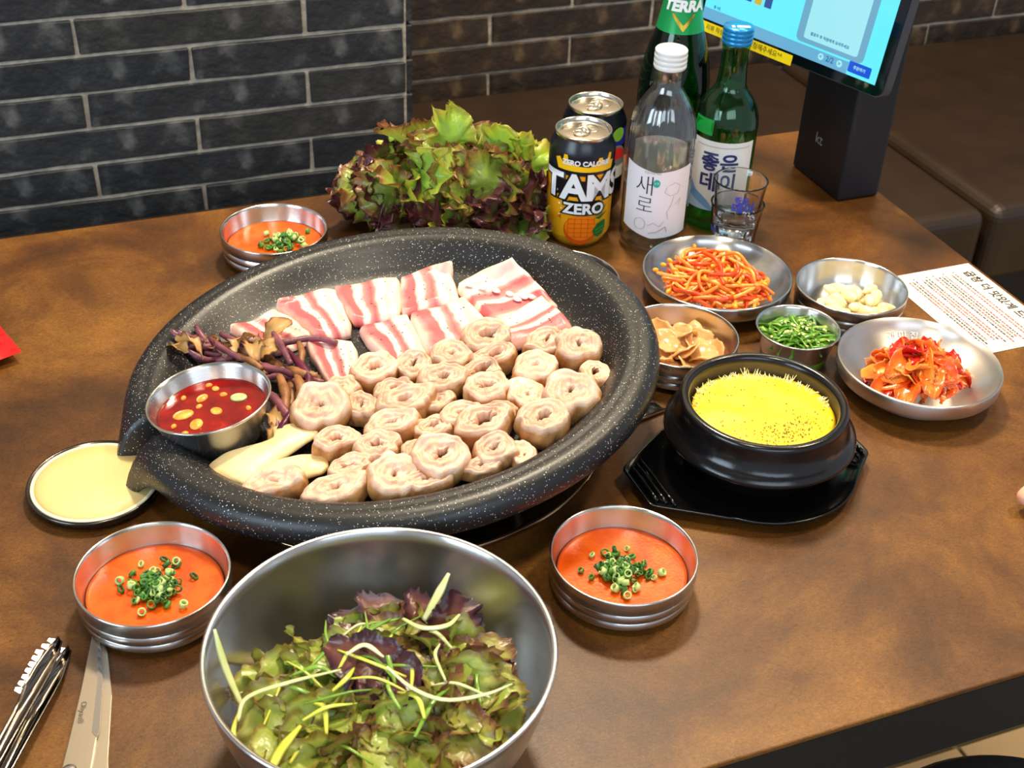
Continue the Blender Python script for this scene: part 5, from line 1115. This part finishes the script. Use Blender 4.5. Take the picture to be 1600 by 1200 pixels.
put_flat('blade_lettering', text_me('Ohyan®', .0052), newmat('etched_grey', (96, 88, 80), .5), sc, Matrix.Translation((-.0165, -.0700, .0040)) @ Matrix.Rotation(-1.83, 4, 'Z'))
for sx in (-1, 1):
    V, F = lathe([(.016, .002), (.019, .007), (.022, .002), (.019, -.001)], 30, True)
    mk('handle', [(a*.75-.045+sx*.017, c*1.2-.170, e+.001) for a, c, e in V], F, M_PLAST, sc)

# ------------------------------------------------------------------ red packet, left edge
e_a = Vector((-.30, .954, 0)); e_b = Vector((-.954, -.30, 0)); c0 = Vector((-.0345, 1.0395, 0))
V, F = [], []; nu, nv = 26, 20
for side in (1, -1):
    for i in range(nu+1):
        for j in range(nv+1):
            u, v = i/nu, j/nv; p = c0+e_a*(.085*u)+e_b*(.12*v)
            z = .009+side*(.0075*math.sin(PI*u)**.6*math.sin(PI*min(1, max(0, (v-.06)/.88)))**.6 if .06 < v < .94 else .0004*side)
            if v < .07: z += .0006*math.sin(u*90)
            z += .0010*mnoise.noise(Vector((u*9, v*9, side)))
            V.append((p.x, p.y, z))
K = (nu+1)*(nv+1)
for i in range(nu):
    for j in range(nv): q = i*(nv+1)+j; F.append((q, q+nv+1, q+nv+2, q+1)); F.append((K+q, K+q+1, K+q+nv+2, K+q+nv+1))
tag(mk('snack_packet', V, F, newmat('shiny_red_foil', (236, 14, 18), .22)), 'shiny red foil packet at the left edge', 'packet')

# ------------------------------------------------------------------ hand resting on the table, right edge
def skin_chain(parts, name, mat, parent=None, lvl=2):
    V, E, R = [], [], []
    for pts in parts:
        for k, (p, r, j) in enumerate(pts):
            if j is not None: prev = j; continue
            V.append(p); R.append(r)
            if k: E.append((prev, len(V)-1))
            prev = len(V)-1
    me = bpy.data.meshes.new(name); me.from_pydata(V, E, [])
    o = ob(name, me, parent); md = o.modifiers.new('skin', 'SKIN'); md.use_smooth_shade = True
    for i, r in enumerate(R): me.skin_vertices[0].data[i].radius = (r, r)
    me.skin_vertices[0].data[0].use_root = True; me.materials.append(mat)
    subs(o, lvl); return o
hx, hy = .6955, .5775
wr = [((hx+.150, hy+.00, .022), .024, None), ((hx+.125, hy+.00, .024), .022, None), ((hx+.085, hy, .028), .024, None), ((hx+.062, hy, .028), .020, None)]
P_ = [wr]
P_.append([(None, 0, 3), ((hx+.052, hy+.028, .027), .0100, None), ((hx+.038, hy+.036, .024), .0088, None), ((hx+.026, hy+.037, .013), .0078, None), ((hx+.020, hy+.037, .0085), .0066, None)])
P_.append([(None, 0, 3), ((hx+.050, hy+.010, .030), .0104, None), ((hx+.012, hy+.013, .026), .0092, None), ((hx-.014, hy+.013, .0145), .0084, None), ((hx-.0225, hy+.012, .0090), .0072, None)])
P_.append([(None, 0, 3), ((hx+.050, hy-.009, .029), .0102, None), ((hx+.018, hy-.010, .026), .0090, None), ((hx-.004, hy-.010, .014), .0082, None), ((hx-.012, hy-.010, .0085), .0070, None)])
P_.append([(None, 0, 3), ((hx+.054, hy-.027, .026), .0090, None), ((hx+.028, hy-.032, .022), .0078, None), ((hx+.012, hy-.033, .012), .0068, None), ((hx+.005, hy-.033, .0075), .0058, None)])
P_.append([(None, 0, 2), ((hx+.085, hy+.030, .022), .0120, None), ((hx+.062, hy+.052, .017), .0100, None), ((hx+.040, hy+.062, .012), .0088, None), ((hx+.030, hy+.064, .0095), .0074, None)])
hand = skin_chain(P_, 'hand', M_FINGER)
for v in hand.data.vertices: v.co.x += .0
tag(hand, "person's hand with pale fingers curled on the table at the right edge", 'person')
